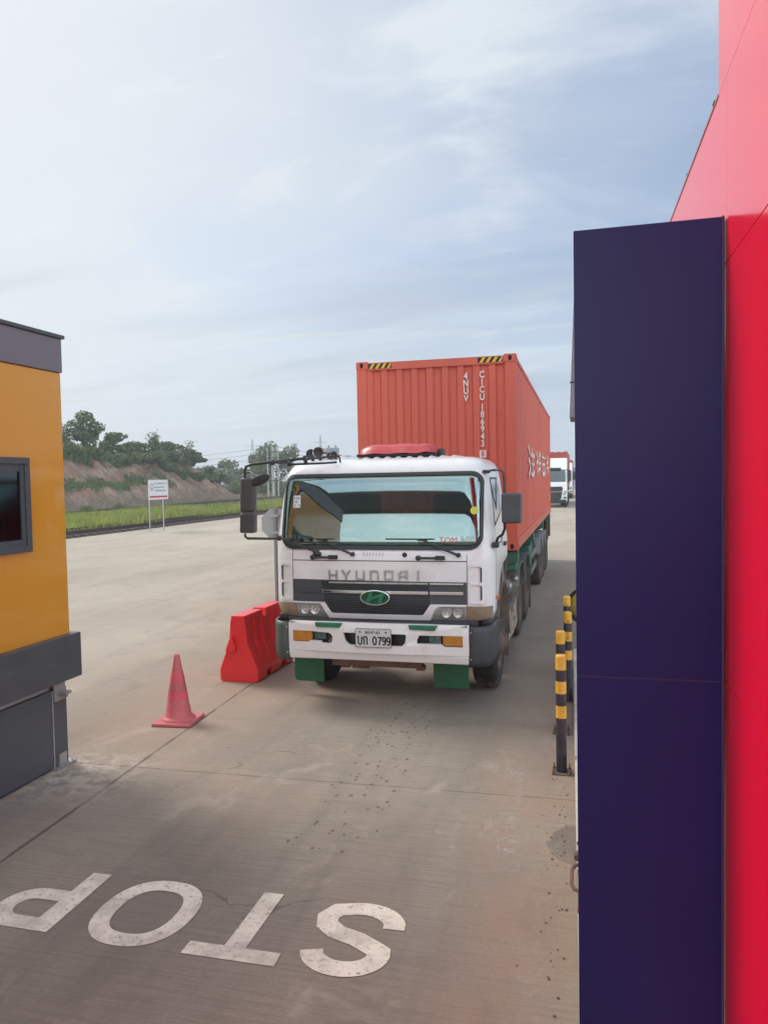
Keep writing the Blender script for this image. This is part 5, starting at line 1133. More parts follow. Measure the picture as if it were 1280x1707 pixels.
# bumper plate with its openings
YB = 7.72
bo = [(TX - .985, .600), (TX - .99, .975)] + [(TX - .96, .990)] + [(TX + .97, .975), (TX + .992, .955), (TX + .992, .585), (TX - .985, .585)]
bo = rrect(TX - .99, TX + .992, .655, .972, (.01, .01, .02, .03), 4)
h1 = [(TX - .938, .868), (TX - .938, .748), (TX - .760, .748), (TX - .735, .765), (TX - .615, .765), (TX - .600, .745)] + arc(TX - .535, .800, .062, .060, 250, 440, 8)
h1 = h1 + [(TX - .6, .862), (TX - .72, .868)]
h2 = [(TX - .355, .868), (TX + .325, .868), (TX + .338, .850), (TX + .325, .775), (TX + .285, .738), (TX - .285, .738), (TX - .33, .775)]
h3 = [(TX + .475, .862), (TX + .93, .862), (TX + .93, .745), (TX + .74, .745), (TX + .70, .772), (TX + .45, .772), (TX + .452, .81)]
fb = lambda u, v, d: (u, YB + .05 * ((u - TX) / 1.0) ** 2 + .045 - d, v)
surf('bumper', bo, WHITE2, 0, .045, [h1, h2, h3], dx=.12, dz=.2, bevel=.006, fn=lambda x, z: YB + .05 * (x - TX) ** 2 + (.018 * max(0, (z - .93) / .04) ** 2))
b = MB(); b.hexa([(TX - .985, YB + .055, .560), (TX + .985, YB + .055, .560), (TX + .985, YB + .14, .560), (TX - .985, YB + .14, .560), (TX - .99, YB + .035, .652), (TX + .99, YB + .035, .652), (TX + .99, YB + .14, .652), (TX - .99, YB + .14, .652)]); b.build('bumper_lower_lip', WHITE2, tk, bevel=.012)
b = MB(); b.hexa([(TX - .98, YB + .05, .955), (TX + .98, YB + .05, .955), (TX + .98, YB + .25, .955), (TX - .98, YB + .25, .955), (TX - .98, YB + .075, .9725), (TX + .98, YB + .075, .9725), (TX + .98, YB + .25, .9725), (TX - .98, YB + .25, .9725)]); b.build('bumper_step', DGREY, tk)
b = MB(); b.box(TX - .97, TX + .97, YB + .12, YB + .16, .66, .95); b.build('bumper_backing', BLACK, tk)
# corner caps wrapping round
for sg, m in ((-1, mat('green_grey_plastic', (.055, .07, .065), .42, var=.2)), (1, DGREY)):
    b = MB(); X = lambda u: TX + sg * u
    def cap(off): return [(X(.994), YB + .055 + off), (X(1.10), YB + .075 + off), (X(1.18 - off), YB + .13 + off * .5), (X(1.225 - off), YB + .24), (X(1.235 - off), YB + .72)]
    o_ = cap(0); i_ = cap(.03); n_ = len(o_); L_ = [.530, .60, .90, .955]; k_ = [.05, .0, .0, .02]
    vs = []
    for z, q in zip(L_, k_): vs += [(x - sg * q * .3, y + q * .3, z) for x, y in o_]
    vs += [(x, y, .955) for x, y in i_]; 
    fs = [(r * n_ + i, r * n_ + i + 1, (r + 1) * n_ + i + 1, (r + 1) * n_ + i) for r in range(4) for i in range(n_ - 1)]
    b.add(vs, fs, True); o = b.build('bumper_corner', m, tk); q = o.modifiers.new('thick', 'SOLIDIFY'); q.thickness = .012
    bb = MB(); [bb.lathe((X(1.012), YB + .052, z), 'y', [(.009, 0), (.007, -.006), (.001, -.007)], 8) for z in (.90, .62)]; bb.split('bolt', STEEL, tk)
    b = MB(); b.prism([(YB + .3, .945), (YB + .3, 1.0), (8.32, 1.04), (8.62, 1.32), (8.5, .95)], 'x', X(1.10), X(1.20)); b.build('lower_side_trim', DGREY, tk, bevel=.01)
# bumper indicators, fog lamp recess, green pads, tow eyes
for sg in (-1, 1):
    X = lambda u: TX + sg * u
    b = MB(); b.prism([(X(.935), .753), (X(.935), .866), (X(.74), .866), (X(.72), .85), (X(.72), .775), (X(.745), .753)], 'y', YB + .045, YB + .11); b.build('indicator', AMBER, tk, bevel=.008)
    b = MB(); b.box(min(X(.70), X(.57)), max(X(.70), X(.57)), YB + .07, YB + .11, .775, .858); b.build('fog_lamp', mat('fog_lamp_glass', (.08, .13, .13), .2, var=.5, scale=25), tk, bevel=.004)
for a_, c_ in ((TX - .672, TX - .362), (TX + .362, TX + .672)):
    b = MB(); b.prism([(a_, .968), (a_ + .015, .922), (c_ - .03, .918), (c_, .968)], 'y', YB - .006, YB + .06); b.build('green_step_pad', mat('green_pad', (.015, .14, .07), .55, var=.15, scale=10), tk, bevel=.006)
b = MB(); b.tube([(TX - .52, YB + .09, .78), (TX - .49, YB + .02, .79), (TX - .47, YB + .02, .805)], .008, 6); b.tube([(TX - .53, YB + .05, .755), (TX - .49, YB + .04, .79)], .006, 6); b.build('tow_loop', STEEL, tk)
# number plate
b = MB(); b.box(TX - .213, TX + .183, YB - .016, YB - .008, .722, .925); pl_ = b.build('number_plate', PLATE, tk, bevel=.004)
ppx, ppz, ppy = TX - .015, .8235, YB - .0165
b = MB(); stroke(b, rrect(ppx - .193, ppx + .193, ppz - .098, ppz + .098, .012, 3), .005, lambda u, v, d: (u, ppy - d, v), 0, .0012, True); b.build('plate_border', BLK, pl_)
pp = lambda u, v, d: (ppx + u, ppy - d, ppz + v)
b = MB()
SW = .0155
stroke(b, [(-.178, .012), (-.162, .012), (-.162, -.055), (-.150, -.068), (-.135, -.068), (-.126, -.055), (-.126, .014)], SW, pp, 0, .0015)
stroke(b, [(-.098, -.072), (-.098, -.020), (-.108, -.005), (-.098, .010), (-.080, .014), (-.068, .006), (-.066, -.072)], SW, pp, 0, .0016)
def digit(ch, x):
    w, h = .042, .090
    def q(pts, cl=False): stroke(b, [(x + p[0] * w, -.074 + p[1] * h) for p in pts], SW, pp, 0, .0017, cl)
    if ch == '0': q(arc(.5, .5, .42, .46, 0, 345, 20), True)
    if ch == '7': q([(0, .92), (.92, .92), (.55, .45), (.42, 0)])
    if ch == '9': q(arc(.48, .68, .38, .26, 0, 345, 16), True); q([(.86, .70)] + arc(.44, .34, .42, .28, 0, -140, 8)[1:])
for ch, x in zip('0799', (-.004, .050, .100, .148)): digit(ch, x)
b.build('plate_characters', BLK, pl_)
b = MB(); sw = .0042
def lao(x, strokes):
    for s in strokes: stroke(b, [(x + p[0] * .016, .046 + p[1] * .026) for p in s], sw, pp, 0, .0014)
G1 = [[(0, 0), (0, .7), (.3, 1), (.8, .9), (.8, 0)]]; G2 = [[(0, .9), (.1, .1), (.5, 0), (.8, .2), (.8, 1)]]; G3 = [[(.1, .5), (.5, .6), (.4, .1), (.1, .2), (.1, .9), (.8, 1), (.8, 0)]]; G4 = [[(.2, 1), (.2, 0), (.6, 0)], [(.1, 1.3), (.5, 1.3)]]; G5 = [[(.2, .2), (.5, .3)], [(.2, .7), (.5, .8)]]; G6 = [[(0, 0), (0, 1), (.4, .3), (.8, 1), (.8, 0)], [(.5, 1.2), (.9, 1.35)]]
for i, g6 in enumerate([G3, G2, G4, G6, G1, G5, G2, G1, G4]): lao(-.085 + i * .019, g6)
b.build('plate_small_writing', BLK, pl_)
b = MB(); [b.lathe((ppx + x, ppy, ppz + .062), 'y', [(.011, 0), (.009, -.003), (.001, -.003)], 8) for x in (-.145, .140)]; b.build('plate_screw', DGREY, pl_)
# front mud flaps
for xa, xb in ((TX - 1.165, TX - .80), (TX + .50, TX + .90)):
    b = MB(); b.prism(rrect(xa, xb, .145, .58, (.05, .02, .01, .01) if xa < TX - 1 else .015, 4), 'y', 8.36, 8.375); b.build('front_mud_flap', GREENRUB, tk, bevel=.004)
# wipers, flap handles, knob
def wiper(px_, pz_, ax_, az_, bx0, bx1, bz):
    f = lambda x, z, o: (x, S(x, z) - o, z)
    b = MB(); b.tube([f(px_, pz_, .03), f((px_ + ax_) / 2, (pz_ + az_) / 2, .055), f(ax_, az_, .045)], [.013, .012, .006], 8); b.lathe(f(px_, pz_, 0), 'y', [(.024, 0), (.024, -.035), (.015, -.045), (.001, -.046)], 14); b.build('wiper_arm', BLACK, tk)
    b = MB(); b.tube([f(bx0 + (bx1 - bx0) * q / 8, bz, .03) for q in range(9)], .007, 6); b.box(ax_ - .05, ax_ + .05, S(ax_, az_) - .045, S(ax_, az_) - .03, az_ - .008, az_ + .008); b.build('wiper_blade', BLACK, tk)
wiper(-2.415, 1.694, -2.78, 1.848, -3.12, -2.64, 1.858); wiper(-1.262, 1.690, -1.652, 1.848, -2.05, -1.52, 1.858)
for x in (-2.750, -1.565):
    b = MB(); b.tube([(x - .125, S(x, 1.655) - .028, 1.658), (x + .125, S(x, 1.655) - .028, 1.658)], .014, 10); b.lathe((x - .125, S(x, 1.65) - .0, 1.658), 'y', [(.028, 0), (.028, -.036), (.001, -.04)], 12); b.box(x + .06, x + .16, S(x, 1.65) - .042, S(x, 1.65), 1.638, 1.682); b.build('flap_handle', BLACK, tk, bevel=.004)
b = MB(); b.lathe((-1.838, S(-1.838, 1.69), 1.69), 'y', [(.026, 0), (.026, -.012), (.012, -.018), (.001, -.018)], 16); b.build('washer_knob', BLACK, tk)
b = MB()
for i in range(7): b.box(TX - .16 + i * .035, TX - .148 + i * .035, S(TX, 1.69) - .0015, S(TX, 1.69) + .002, 1.67, 1.71)
b.split('vent_slit', mat('white_slit', (.5, .5, .5), .6), tk)
# doors: seams, windows, handle, side marker
for sg in (-1, 1):
    XS = lambda z, o=.0: TX + sg * (wz(z) + o)
    b = MB(); win = [(8.20, 1.97), (8.30, 2.46), (8.34, 2.50), (8.98, 2.50), (9.02, 2.46), (9.02, 2.12), (8.75, 2.06)]
    n_ = len(win); vo_ = [(XS(z, .006), y, z) for y, z in win]; cxy = (sum(p[0] for p in win) / n_, sum(p[1] for p in win) / n_)
    wi2 = [(cxy[0] + (y - cxy[0]) * .93, cxy[1] + (z - cxy[1]) * .90) for y, z in win]; vi_ = [(XS(z, .008), y, z) for y, z in wi2]
    b.add(vo_ + vi_, [(i, (i + 1) % n_, n_ + (i + 1) % n_, n_ + i) for i in range(n_)]); fo = b.build('side_window', RUBBER, tk)
    b = MB(); b.add([(XS(z, .0065), y, z) for y, z in wi2], [tuple(range(n_))]); b.build('pane', mat('side_pane_dark', (.03, .035, .045), .08, spec=1., coat=1.), fo)
    b = MB(); b.box(min(XS(2.2, .004), XS(2.2, .012)), max(XS(2.2, .004), XS(2.2, .012)), 8.50, 8.53, 2.02, 2.48); b.build('window_bar', RUBBER, fo)
    # door seam
    b = MB()
    for pts in ([(8.145, 1.12), (8.145, 1.75), (8.22, 2.05), (8.30, 2.54), (8.36, 2.575), (9.08, 2.575), (9.12, 2.53), (9.12, 1.56)],):
        stroke(b, pts, .009, lambda u, v, d: (XS(v, .0015) + sg * d, u, v), 0, .001)
    b.build('door_seam', LINE, tk)
    b = MB(); b.box(min(XS(1.7), XS(1.7, .03)), max(XS(1.7), XS(1.7, .03)), 8.93, 9.07, 1.70, 1.745); b.build('door_handle', BLACK, tk, bevel=.008)
    b = MB(); b.tube([(XS(1.25, .0), 8.17, 1.215), (XS(1.25, .02), 8.17, 1.215)], .024, 12); b.box(min(XS(1.25), XS(1.25, .022)), max(XS(1.25), XS(1.25, .022)), 8.12, 8.22, 1.195, 1.24); b.build('side_marker_lamp', ORANGELENS, tk, bevel=.008)
    text_mesh('side_number', '5.0', .10, lambda u, v, d: (XS(1.14, .002) + sg * d, 8.29 + u * sg, 1.125 + v), BLK, tk, offset=.004, depth=.001)
# roof corrugation, lamp housing and horns
b = MB()
for i in range(9):
    x = TX - .32 + i * .13; b.tube([(x, 8.50, 2.722), (x, 8.64, 2.728), (x, 9.3, 2.730)], [.02, .036, .036], 10)
b.split('roof_rib', WHITE, tk)
b = MB(); n_ = 12; rows = []
for i in range(25):
    u = -1 + 2 * i / 24; e = (1 - abs(u) ** 5) ** .5; e = max(e, .02)
    rows.append([(TX + .02 + u * .49, 8.92 + .24 * e * (-1 if k < 0 else 1) * abs(k) ** .6, 2.80 + .115 * e * (1 - abs(k) ** 2.6) + .004 * math.sin(u * 9) + .012 * max(0, 1 - abs(u - .72) * 6)) for k in [-1 + 2 * j / n_ for j in range(n_ + 1)]])
m_ = n_ + 1; b.add([v for r in rows for v in r], [(i * m_ + j, i * m_ + j + 1, (i + 1) * m_ + j + 1, (i + 1) * m_ + j) for i in range(24) for j in range(n_)], True)
b.add([(TX - .47, 8.68, 2.795), (TX + .51, 8.68, 2.795), (TX + .51, 9.16, 2.795), (TX - .47, 9.16, 2.795)], [(0, 1, 2, 3)]); b.build('roof_beacon', REDPL, tk)
b = MB(); b.box(TX - .46, TX + .50, 8.72, 9.12, 2.765, 2.80); b.box(TX + .50, TX + .56, 8.85, 9.0, 2.77, 2.85); b.build('beacon_base', BLACK, tk, bevel=.008)
def horn(x, y, z, r, ln):
    b = MB(); b.lathe((x, y, z), 'y', [(r, 0), (r * .86, .012), (r * .45, .09), (r * .22, ln * .6), (r * .2, ln)], 24); o = b.build('air_horn', CHROME, tk)
    q = MB(); q.lathe((x, y + .004, z), 'y', [(r * .93, 0), (.001, .02)], 24); q.build('horn_mouth', BLACK, o)
    q = MB(); q.lathe((x, y - .001, z), 'y', [(r * 1.04, 0), (r * 1.06, .006), (r, .012), (r * .94, .004), (r * 1.04, 0)], 24); q.build('horn_ring', CHROME, o)
    q = MB(); q.box(x - .012, x + .012, y + .06, y + .1, 2.70, z - r * .4); q.build('horn_bracket', BLACK, o)
horn(-3.0, 8.50, 2.83, .062, .45); horn(-3.135, 8.62, 2.815, .060, .35); horn(-2.86, 8.66, 2.80, .044, .3); horn(-2.955, 8.80, 2.795, .042, .25)
# left mirror group (image left): arms, two mirror heads, round ramp mirror
y = 7.74
b = MB(); b.tube([(-3.585, y, 2.53), (-3.585, y, 2.62), (-3.57, y, 2.665), (-3.50, y, 2.69), (-3.25, y + .02, 2.712), (-2.93, y + .1, 2.742), (-2.905, y + .12, 2.735)], .016, 8)
b.tube([(-3.60, y, 1.93), (-3.60, y, 1.895), (-3.57, y, 1.875), (-3.30, y + .02, 1.872), (-3.20, y + .03, 1.88), (-3.12, y + .05, 1.850), (-2.84, y + .17, 1.715)], .014, 8); b.split('mirror_arm', BLACK, tk)
b = MB(); b.tube([(-3.26, y, 2.705), (-3.10, y + .04, 2.70), (-3.07, y + .06, 2.68), (-2.80, y + .32, 2.69), (-2.66, y + .42, 2.70)], .012, 8); b.tube([(-2.93, y + .1, 2.73), (-2.70, y + .3, 2.762), (-2.63, y + .42, 2.765), (-2.63, y + .46, 2.70)], .011, 8); b.split('mirror_brace', BLACK, tk)
b = MB()
for p in ((-3.26, y, 2.705), (-2.92, y + .1, 2.745), (-2.91, y + .1, 2.715), (-3.08, y + .05, 2.69), (-3.21, y + .03, 1.878), (-3.08, y + .06, 1.87)): b.lathe(p, 'z', [(.001, -.03), (.022, -.028), (.022, .028), (.001, .03)], 8)
b.tube([(-2.87, y + .17, 1.69), (-2.78, y + .17, 1.69)], .022, 8); b.lathe((-2.825, y + .17, 1.69), 'z', [(.03, 0), (.018, .05), (.001, .055)], 8); b.split('mirror_joint', BLACK, tk)
MIR = mat('mirror_shell', (.05, .055, .062), .38, var=.15)
b = MB(); b.hexa([(-3.655, y - .02, 2.165), (-3.475, y - .04, 2.165), (-3.48, y + .075, 2.165), (-3.65, y + .075, 2.165), (-3.64, y - .02, 2.545), (-3.455, y - .04, 2.545), (-3.47, y + .075, 2.545), (-3.63, y + .075, 2.545)]); b.build('mirror_head', MIR, tk, bevel=.028, segs=4)
b = MB(); b.hexa([(-3.665, y - .02, 1.935), (-3.475, y - .04, 1.935), (-3.48, y + .07, 1.935), (-3.65, y + .07, 1.935), (-3.655, y - .02, 2.155), (-3.465, y - .04, 2.155), (-3.475, y + .07, 2.155), (-3.645, y + .07, 2.155)]); b.build('wide_angle_mirror_head', MIR, tk, bevel=.024, segs=4)
b = MB(); b.tube([(-3.58, y, 2.60), (-3.50, y - .05, 2.605), (-3.45, y - .1, 2.59), (-3.395, y - .14, 2.555)], .011, 8); b.build('ramp_mirror_arm', BLACK, tk)
b = MB(); c0 = Vector((-3.33, y - .18, 2.515)); nrm = Vector((.35, -.62, -.70)).normalized(); ta = (Vector((.75, .1, .5)) - nrm * nrm.dot(Vector((.75, .1, .5)))).normalized(); tb = nrm.cross(ta)
for (off, ra, nm) in ((0, 1, 0),):
    ring_ = []
    for (k, d) in ((.05, -.035), (.7, -.026), (.95, -.008), (1., .0), (.96, .006), (.01, .004)): ring_.append([c0 + nrm * d + (ta * math.cos(a) * .118 + tb * math.sin(a) * .07) * k for a in [i * math.tau / 24 for i in range(24)]])
    b.add([v for r in ring_ for v in r], [(i * 24 + j, i * 24 + (j + 1) % 24, (i + 1) * 24 + (j + 1) % 24, (i + 1) * 24 + j) for i in range(5) for j in range(24)], True)
b.build('ramp_mirror', MIR, tk)
# right mirror
b = MB(); b.tube([(-.99, 8.18, 2.565), (-.90, 8.10, 2.58), (-.83, 8.05, 2.575), (-.795, 8.02, 2.54), (-.785, 8.0, 2.45), (-.785, 8.0, 2.30)], .013, 8); b.tube([(-.785, 8.0, 2.05), (-.785, 8.0, 1.96), (-.81, 8.02, 1.90), (-.865, 8.06, 1.86), (-.885, 8.08, 1.80)], .015, 8); b.tube([(-.84, 8.04, 1.88), (-.82, 8.06, 1.87), (-.83, 8.08, 1.82), (-.88, 8.1, 1.80)], .006, 6); b.split('mirror_arm', BLACK, tk)
b = MB(); b.box(-.925, -.855, 8.03, 8.13, 1.755, 1.815); b.build('mirror_joint', BLACK, tk, bevel=.012); b = MB(); b.box(-1.03, -.95, 8.15, 8.22, 2.545, 2.58); b.build('mirror_joint', BLACK, tk, bevel=.01)
b = MB(); b.hexa([(-.815, 7.96, 2.015), (-.62, 7.93, 2.02), (-.605, 8.05, 2.02), (-.80, 8.05, 2.015), (-.82, 7.96, 2.335), (-.612, 7.93, 2.33), (-.60, 8.05, 2.33), (-.80, 8.05, 2.335)]); b.build('mirror_head', MIR, tk, bevel=.022, segs=4)
# chassis, front wheels, arches
YF = 9.12
for s, x in ((1, -.955), (-1, -3.315)):
    wheel(tk, x, YF, .505, .30, s, 'front_wheel')
    xa, xb = (x - .36, x + .045) if s > 0 else (x - .045, x + .36)
    b = MB(); vs = []; n_ = 14
    for i in range(n_ + 1): a = R(-8 + 196 * i / n_); vs += [(xa, YF + .66 * math.cos(a), .60 + .66 * math.sin(a)), (xb, YF + .66 * math.cos(a), .60 + .66 * math.sin(a))]
    b.add(vs, [(2 * i, 2 * i + 1, 2 * i + 3, 2 * i + 2) for i in range(n_)], True); o = b.build('wheel_arch', MUDDY, tk); q = o.modifiers.new('thick', 'SOLIDIFY'); q.thickness = .02
    b = MB(); b.box(xa + .02, xb - .02, YF + .70, YF + .72, .2, .75); b.build('mud_flap', FLAPB, tk)
b = MB(); b.tube([(-3.0, YF, .50), (-1.25, YF, .50)], .06, 10); b.box(-2.75, -1.5, 8.9, 9.0, .40, .52); b.box(TX - .55, TX + .45, 7.93, 8.10, .46, .56); [b.box(x, x + .09, 7.98, 8.08, .425, .47) for x in (-2.60, -2.47, -2.38, -1.75)]; b.build('front_axle', RUST, tk)
b = MB(); [b.box(x, x + .09, 8.0, 14.6, .80, 1.06) for x in (-2.60, -1.76)]; [b.box(-2.55, -1.7, y, y + .12, .82, 1.02) for y in (10.2, 11.4, 12.4, 13.7, 14.5)]; b.build('chassis_frame', MUDDY, tk)
b = MB(); b.box(-2.45, -1.8, 8.7, 9.5, .55, 1.3); b.build('engine', INT, tk, bevel=.03)
# things behind the cab on the visible side
b = MB(); b.box(-1.56, -.945, 9.74, 11.35, .30, .76); ft = b.build('fuel_tank', MUDDY, tk, bevel=.05, segs=4)
rm = random.Random(4); b = MB()
for i in range(34):
    y_ = 9.78 + rm.random() * 1.48; z_ = .33 + rm.random() * .38; r_0 = .05 + rm.random() * .06; k = 7; pts = [(y_ + r_0 * 1.3 * math.cos(q * math.tau / k + rm.random() * .4), z_ + r_0 * .8 * math.sin(q * math.tau / k + rm.random() * .4)) for q in range(k)]
    pts = [(min(11.3, max(9.78, p[0])), min(.735, max(.325, p[1]))) for p in pts]; cc = (sum(p[0] for p in pts) / k, sum(p[1] for p in pts) / k)
    hgt = .006 + rm.random() * .014; b.add([(-.944, p[0], p[1]) for p in pts] + [(-.944 + hgt, cc[0], cc[1])], [(q, (q + 1) % k, k) for q in range(k)])
b.build('mud_crust', MUDDYL, ft)
b = MB(); b.box(-1.55, -1.0, 9.76, 11.3, .77, .80); [b.box(-1.5, -1.0, y, y + .04, .76, 1.0) for y in (9.95, 10.9)]; b.build('tank_bracket', MUDDY, tk)
b = MB(); b.prism([(9.55, 1.06), (9.62, 1.42), (9.95, 1.44), (10.02, 1.30), (10.3, 1.02), (9.9, .96)], 'x', -1.45, -1.0); b.build('air_filter_housing', FENDER, tk, bevel=.03, segs=3)
b = MB(); b.box(-1.5, -.985, 10.15, 10.20, .80, 1.52); b.box(-1.5, -.985, 9.58, 9.62, .85, 1.5); b.tube([(-1.0, 9.6, 1.5), (-.98, 9.9, 1.52), (-1.0, 10.2, 1.50)], .025, 8); b.build('cab_side_bracket', MUDDY, tk, bevel=.006)
b = MB(); b.tube([(-1.15, 9.9, 1.50), (-1.05, 10.15, 1.46)], .06, 12); b.build('air_pipe', mat('white_hose', (.5, .5, .48), .5), tk)
b = MB(); b.tube([(-1.1, 10.5, .92), (-1.1, 11.0, .92)], .12, 14); b.tube([(-1.2, 10.45, 1.2), (-1.2, 11.1, 1.2)], .09, 14); b.build('air_tank', FENDER, tk)
b = MB(); b.tube([(-1.0, 9.5, 1.1), (-.97, 9.75, 1.03), (-1.02, 10.0, 1.08)], .012, 6); b.lathe((-.97, 10.5, 1.0), 'x', [(.05, 0), (.05, .02), (.001, .025)], 12); b.split('fitting', STEEL, tk)
for x0_, x1_ in ((-1.55, -.93), (-3.34, -2.72)):
    s = 1 if x0_ > TX else -1; xo = x1_ - .02 if s > 0 else x0_ + .02
    for yw in (12.15, 13.48):
        wheel(tk, xo, yw, .505, .27, s, 'rear_wheel', dual=True); inner(tk, xo - .30 * s, yw, .505, .27, s)
        b = MB(); P_ = [(yw - .66, .62), (yw - .62, .86), (yw - .42, 1.10), (yw - .18, 1.16), (yw + .18, 1.16), (yw + .42, 1.10), (yw + .62, .86), (yw + .64, .74)]
        vs = []; [vs.extend([(x0_, p[0], p[1]), (x1_, p[0], p[1])]) for p in P_]; b.add(vs, [(2 * i, 2 * i + 1, 2 * i + 3, 2 * i + 2) for i in range(len(P_) - 1)]); o = b.build('rear_mudguard', FENDER, tk); q = o.modifiers.new('thick', 'SOLIDIFY'); q.thickness = .015
        b = MB(); b.box(x0_, x1_, yw + .66, yw + .675, .10 if yw > 13 else .25, .80); b.build('mud_flap', FLAPB, tk)
        b = MB(); b.box(x0_ + .02, x1_, yw - .70, yw - .685, .40, .70); b.build('mud_flap', FLAPB, tk)
b = MB(); [b.tube([(-3.0, y, .505), (-1.25, y, .505)], .08, 10) for y in (12.15, 13.48)]; b.box(-2.55, -1.7, 12.4, 13.2, 1.02, 1.10); b.build('rear_axles', MUDDY, tk)
b = MB(); b.lathe((TX, 12.8, 1.04), 'z', [(.46, 0), (.48, .03), (.46, .055), (.01, .055)], 24); b.build('fifth_wheel', MUDDY, tk)
b = MB(); b.lathe((-.99, 11.6, .96), 'y', [(.001, -.03), (.045, -.02), (.05, .01), (.001, .03)], 12); b.lathe((-.985, 12.86, .92), 'y', [(.001, -.03), (.04, -.02), (.001, .03)], 12); b.split('marker_lamp', STEEL, tk)

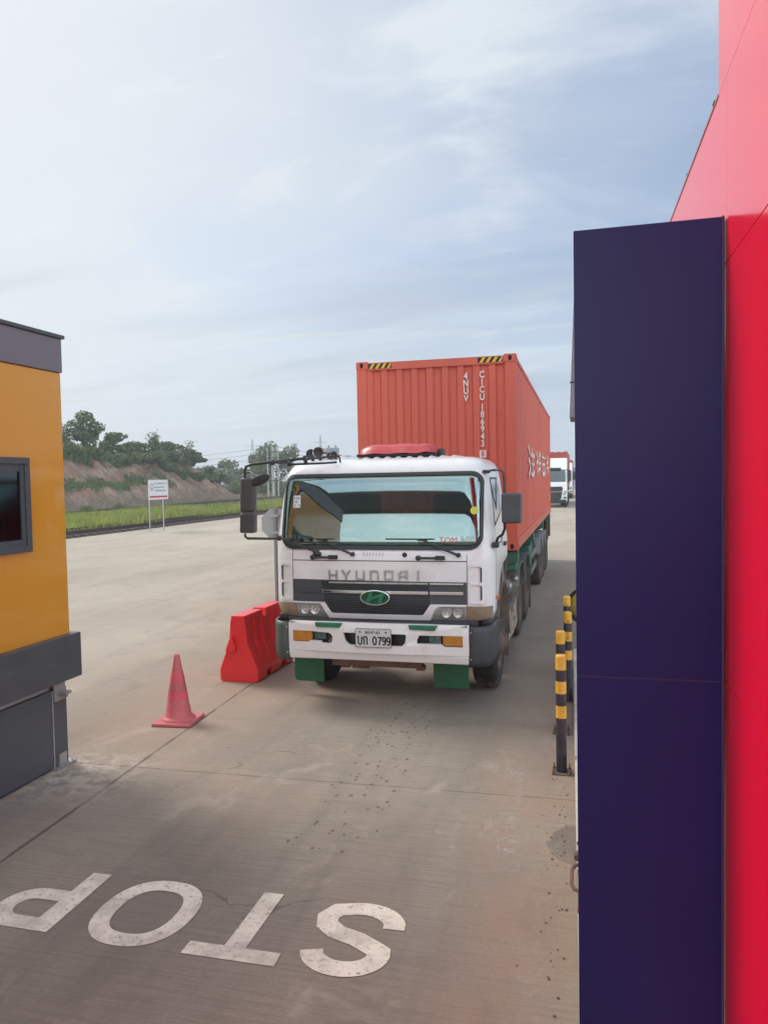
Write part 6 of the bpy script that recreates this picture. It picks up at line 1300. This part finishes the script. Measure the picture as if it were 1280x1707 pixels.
# ================================================================== TRUCKS FARTHER BACK
def modern_truck(ox, oy, label, detail=True):
    """ox: right edge of the cab (+X), oy: front"""
    W = 2.5; cx = ox - W / 2; t = empty('truck', (cx, oy + 1, 0), label, 'truck', 'container trucks in the lane')
    WM = mat('far_white_paint', (.78, .80, .80), .35, coat=.4, var=.02)
    prof = [(oy + .15, .45), (oy + .02, .75), (oy, 1.9), (oy + .10, 2.05), (oy + .38, 3.0), (oy + .62, 3.18), (oy + 1.0, 3.85), (oy + 1.35, 3.95), (oy + 2.2, 3.95), (oy + 2.25, .95), (oy + .9, .95), (oy + .85, .45)]
    b = MB(); b.prism(prof, 'x', cx - W / 2, cx + W / 2); b.build('cab', WM, t, bevel=.07, segs=3)
    b = MB(); b.hexa([(cx - 1.15, oy + .06, 2.03), (cx + 1.15, oy + .06, 2.03), (cx + 1.15, oy + .3, 2.03), (cx - 1.15, oy + .3, 2.03), (cx - 1.12, oy + .34, 3.02), (cx + 1.12, oy + .34, 3.02), (cx + 1.12, oy + .5, 3.02), (cx - 1.12, oy + .5, 3.02)]); b.build('windscreen', mat('far_windscreen', (.03, .045, .05), .12, spec=1.), t, bevel=.03)
    b = MB(); b.box(cx - 1.13, cx + .8, oy + .16, oy + .3, 2.98, 3.16); b.build('sun_visor', BLACK, t, bevel=.03)
    b = MB(); b.prism([(cx - .80, .72), (cx - .62, .60), (cx + .62, .60), (cx + .80, .72), (cx + .93, 1.55), (cx + .86, 1.66), (cx - .86, 1.66), (cx - .93, 1.55)], 'y', oy - .03, oy + .05); gr = b.build('grille', BLACK, t, bevel=.01)
    b = MB(); [b.box(cx - .82, cx + .82, oy - .05, oy - .03, z, z + .035) for z in (.82, .96, 1.10, 1.38, 1.50)]; b.split('grille_bar', DGREY, gr); b = MB(); b.box(cx - .96, cx + .96, oy - .055, oy - .03, 1.23, 1.27); b.build('chrome_bar', CHROME, gr)
    for s in (-1, 1):
        X = lambda u: cx + s * u
        b = MB(); b.prism([(X(.95), .98), (X(1.18), 1.0), (X(1.22), 1.28), (X(1.14), 1.36), (X(1.0), 1.22)], 'y', oy - .04, oy + .04); b.build('headlight', mat('far_lamp', (.4, .42, .42), .2, .3), t, bevel=.01)
        b = MB(); b.box(min(X(.98), X(1.2)), max(X(.98), X(1.2)), oy - .03, oy + .04, .72, .84); b.build('fog_lamp', BLACK, t)
        b = MB(); b.box(min(X(1.30), X(1.58)), max(X(1.30), X(1.58)), oy + .02, oy + .14, 2.05, 2.95); b.tube([(X(1.2), oy + .3, 3.0), (X(1.42), oy + .1, 2.95)], .03, 6); b.tube([(X(1.2), oy + .3, 2.0), (X(1.42), oy + .1, 2.05)], .03, 6); b.build('mirror', BLACK, t, bevel=.04)
        b = MB(); b.prism([(oy + .55, 2.12), (oy + .75, 2.95), (oy + 1.5, 2.95), (oy + 1.55, 2.05)], 'x', X(1.245), X(1.256)); b.build('side_window', mat('far_windscreen'), t)
        b = MB(); b.lathe((X(1.24), oy + 1.45, .5), 'x', [(.3, 0), (.45, 0), (.5, -.04 * s), (.5, -.28 * s), (.4, -.3 * s)], 24); o = b.build('wheel', TYRE, t); q = MB(); q.lathe((X(1.22), oy + 1.45, .5), 'x', [(.3, 0), (.001, .02 * s)], 16); q.build('rim', HUB, o)
        for yy in (oy + 4.4, oy + 5.7): b = MB(); b.lathe((X(1.24), yy, .5), 'x', [(.1, 0), (.45, 0), (.5, -.04 * s), (.5, -.55 * s), (.4, -.58 * s)], 20); b.build('wheel', TYRE, t)
        b = MB(); b.box(min(X(.75), X(1.2)), max(X(.75), X(1.2)), oy + 2.4, oy + 3.6, .4, .95); b.build('fuel_tank', DGREY, t, bevel=.05)
    b = MB(); b.box(cx - 1.18, cx + 1.18, oy - .01, oy + .3, .33, .62); b.build('lower_bumper', BLACK, t, bevel=.03)
    b = MB(); b.box(cx - .5, cx + .5, oy + 1, oy + 7, .75, 1.0); b.build('chassis_frame', MUDDY, t)
    # trailer of its own
    tr = empty('container_trailer', (cx, oy + 10, 0), 'dark trailer chassis of ' + label, 'trailer', 'far container trailers')
    b = MB(); b.box(cx - .5, cx + .5, oy + 3.2, oy + 15.6, 1.05, 1.28); [b.box(cx - 1.2, cx + 1.2, oy + y, oy + y + .2, 1.2, 1.36) for y in (3.6, 8, 12, 15.3)]; b.build('main_beams', RUST, tr)
    for yy in (10.6, 11.9, 13.2):
        for s in (-1, 1): b = MB(); b.lathe((cx + s * 1.2, oy + yy, .5), 'x', [(.1, 0), (.45, 0), (.5, -.04 * s), (.5, -.55 * s), (.4, -.58 * s)], 20); b.build('wheel', TYRE, tr)
    b = MB(); b.box(cx + 1.0, cx + 1.04, oy + 6.2, oy + 9.8, .5, .95); b.build('side_guard', FLAPB, tr)
    return cx
cx = modern_truck(-1.17, 62.0, 'white high roofed truck waiting behind the nearest container')
c2 = container(cx - 1.205, 65.6, 1.40, RED_C2, 'red container on the white high roofed truck behind', 'red shipping containers', False)
c2.location.z += .25
b = MB(); [b.box(cx + x, cx + x + .1, 65.59, 65.60, 4.0 + .2, 4.35) for x in (.2, .75)]; b.build('white_lettering', CONT_W, c2)
cx3 = modern_truck(-1.05, 86.0, 'third truck in the queue, mostly hidden behind the white truck')
c3 = container(cx3 - 1.21, 89.6, 1.40, RED_C2, 'red container of the third truck down the lane', 'red shipping containers', False)
index_kids()
# ================================================================== HAZE
def haze():
    m = bpy.data.materials.new('haze_air'); m.use_nodes = True; nt = m.node_tree; N = nt.nodes; N.remove(N['Principled BSDF'])
    v = N.new('ShaderNodeVolumePrincipled'); v.inputs['Color'].default_value = (.88, .93, 1, 1); v.inputs['Density'].default_value = .0010; v.inputs['Anisotropy'].default_value = .2
    nt.links.new(v.outputs[0], N['Material Output'].inputs['Volume'])
    b = MB(); b.box(-1650, 1650, -350, 1750, -3, 30); tag(b.build('haze', m), kind='stuff')
haze()
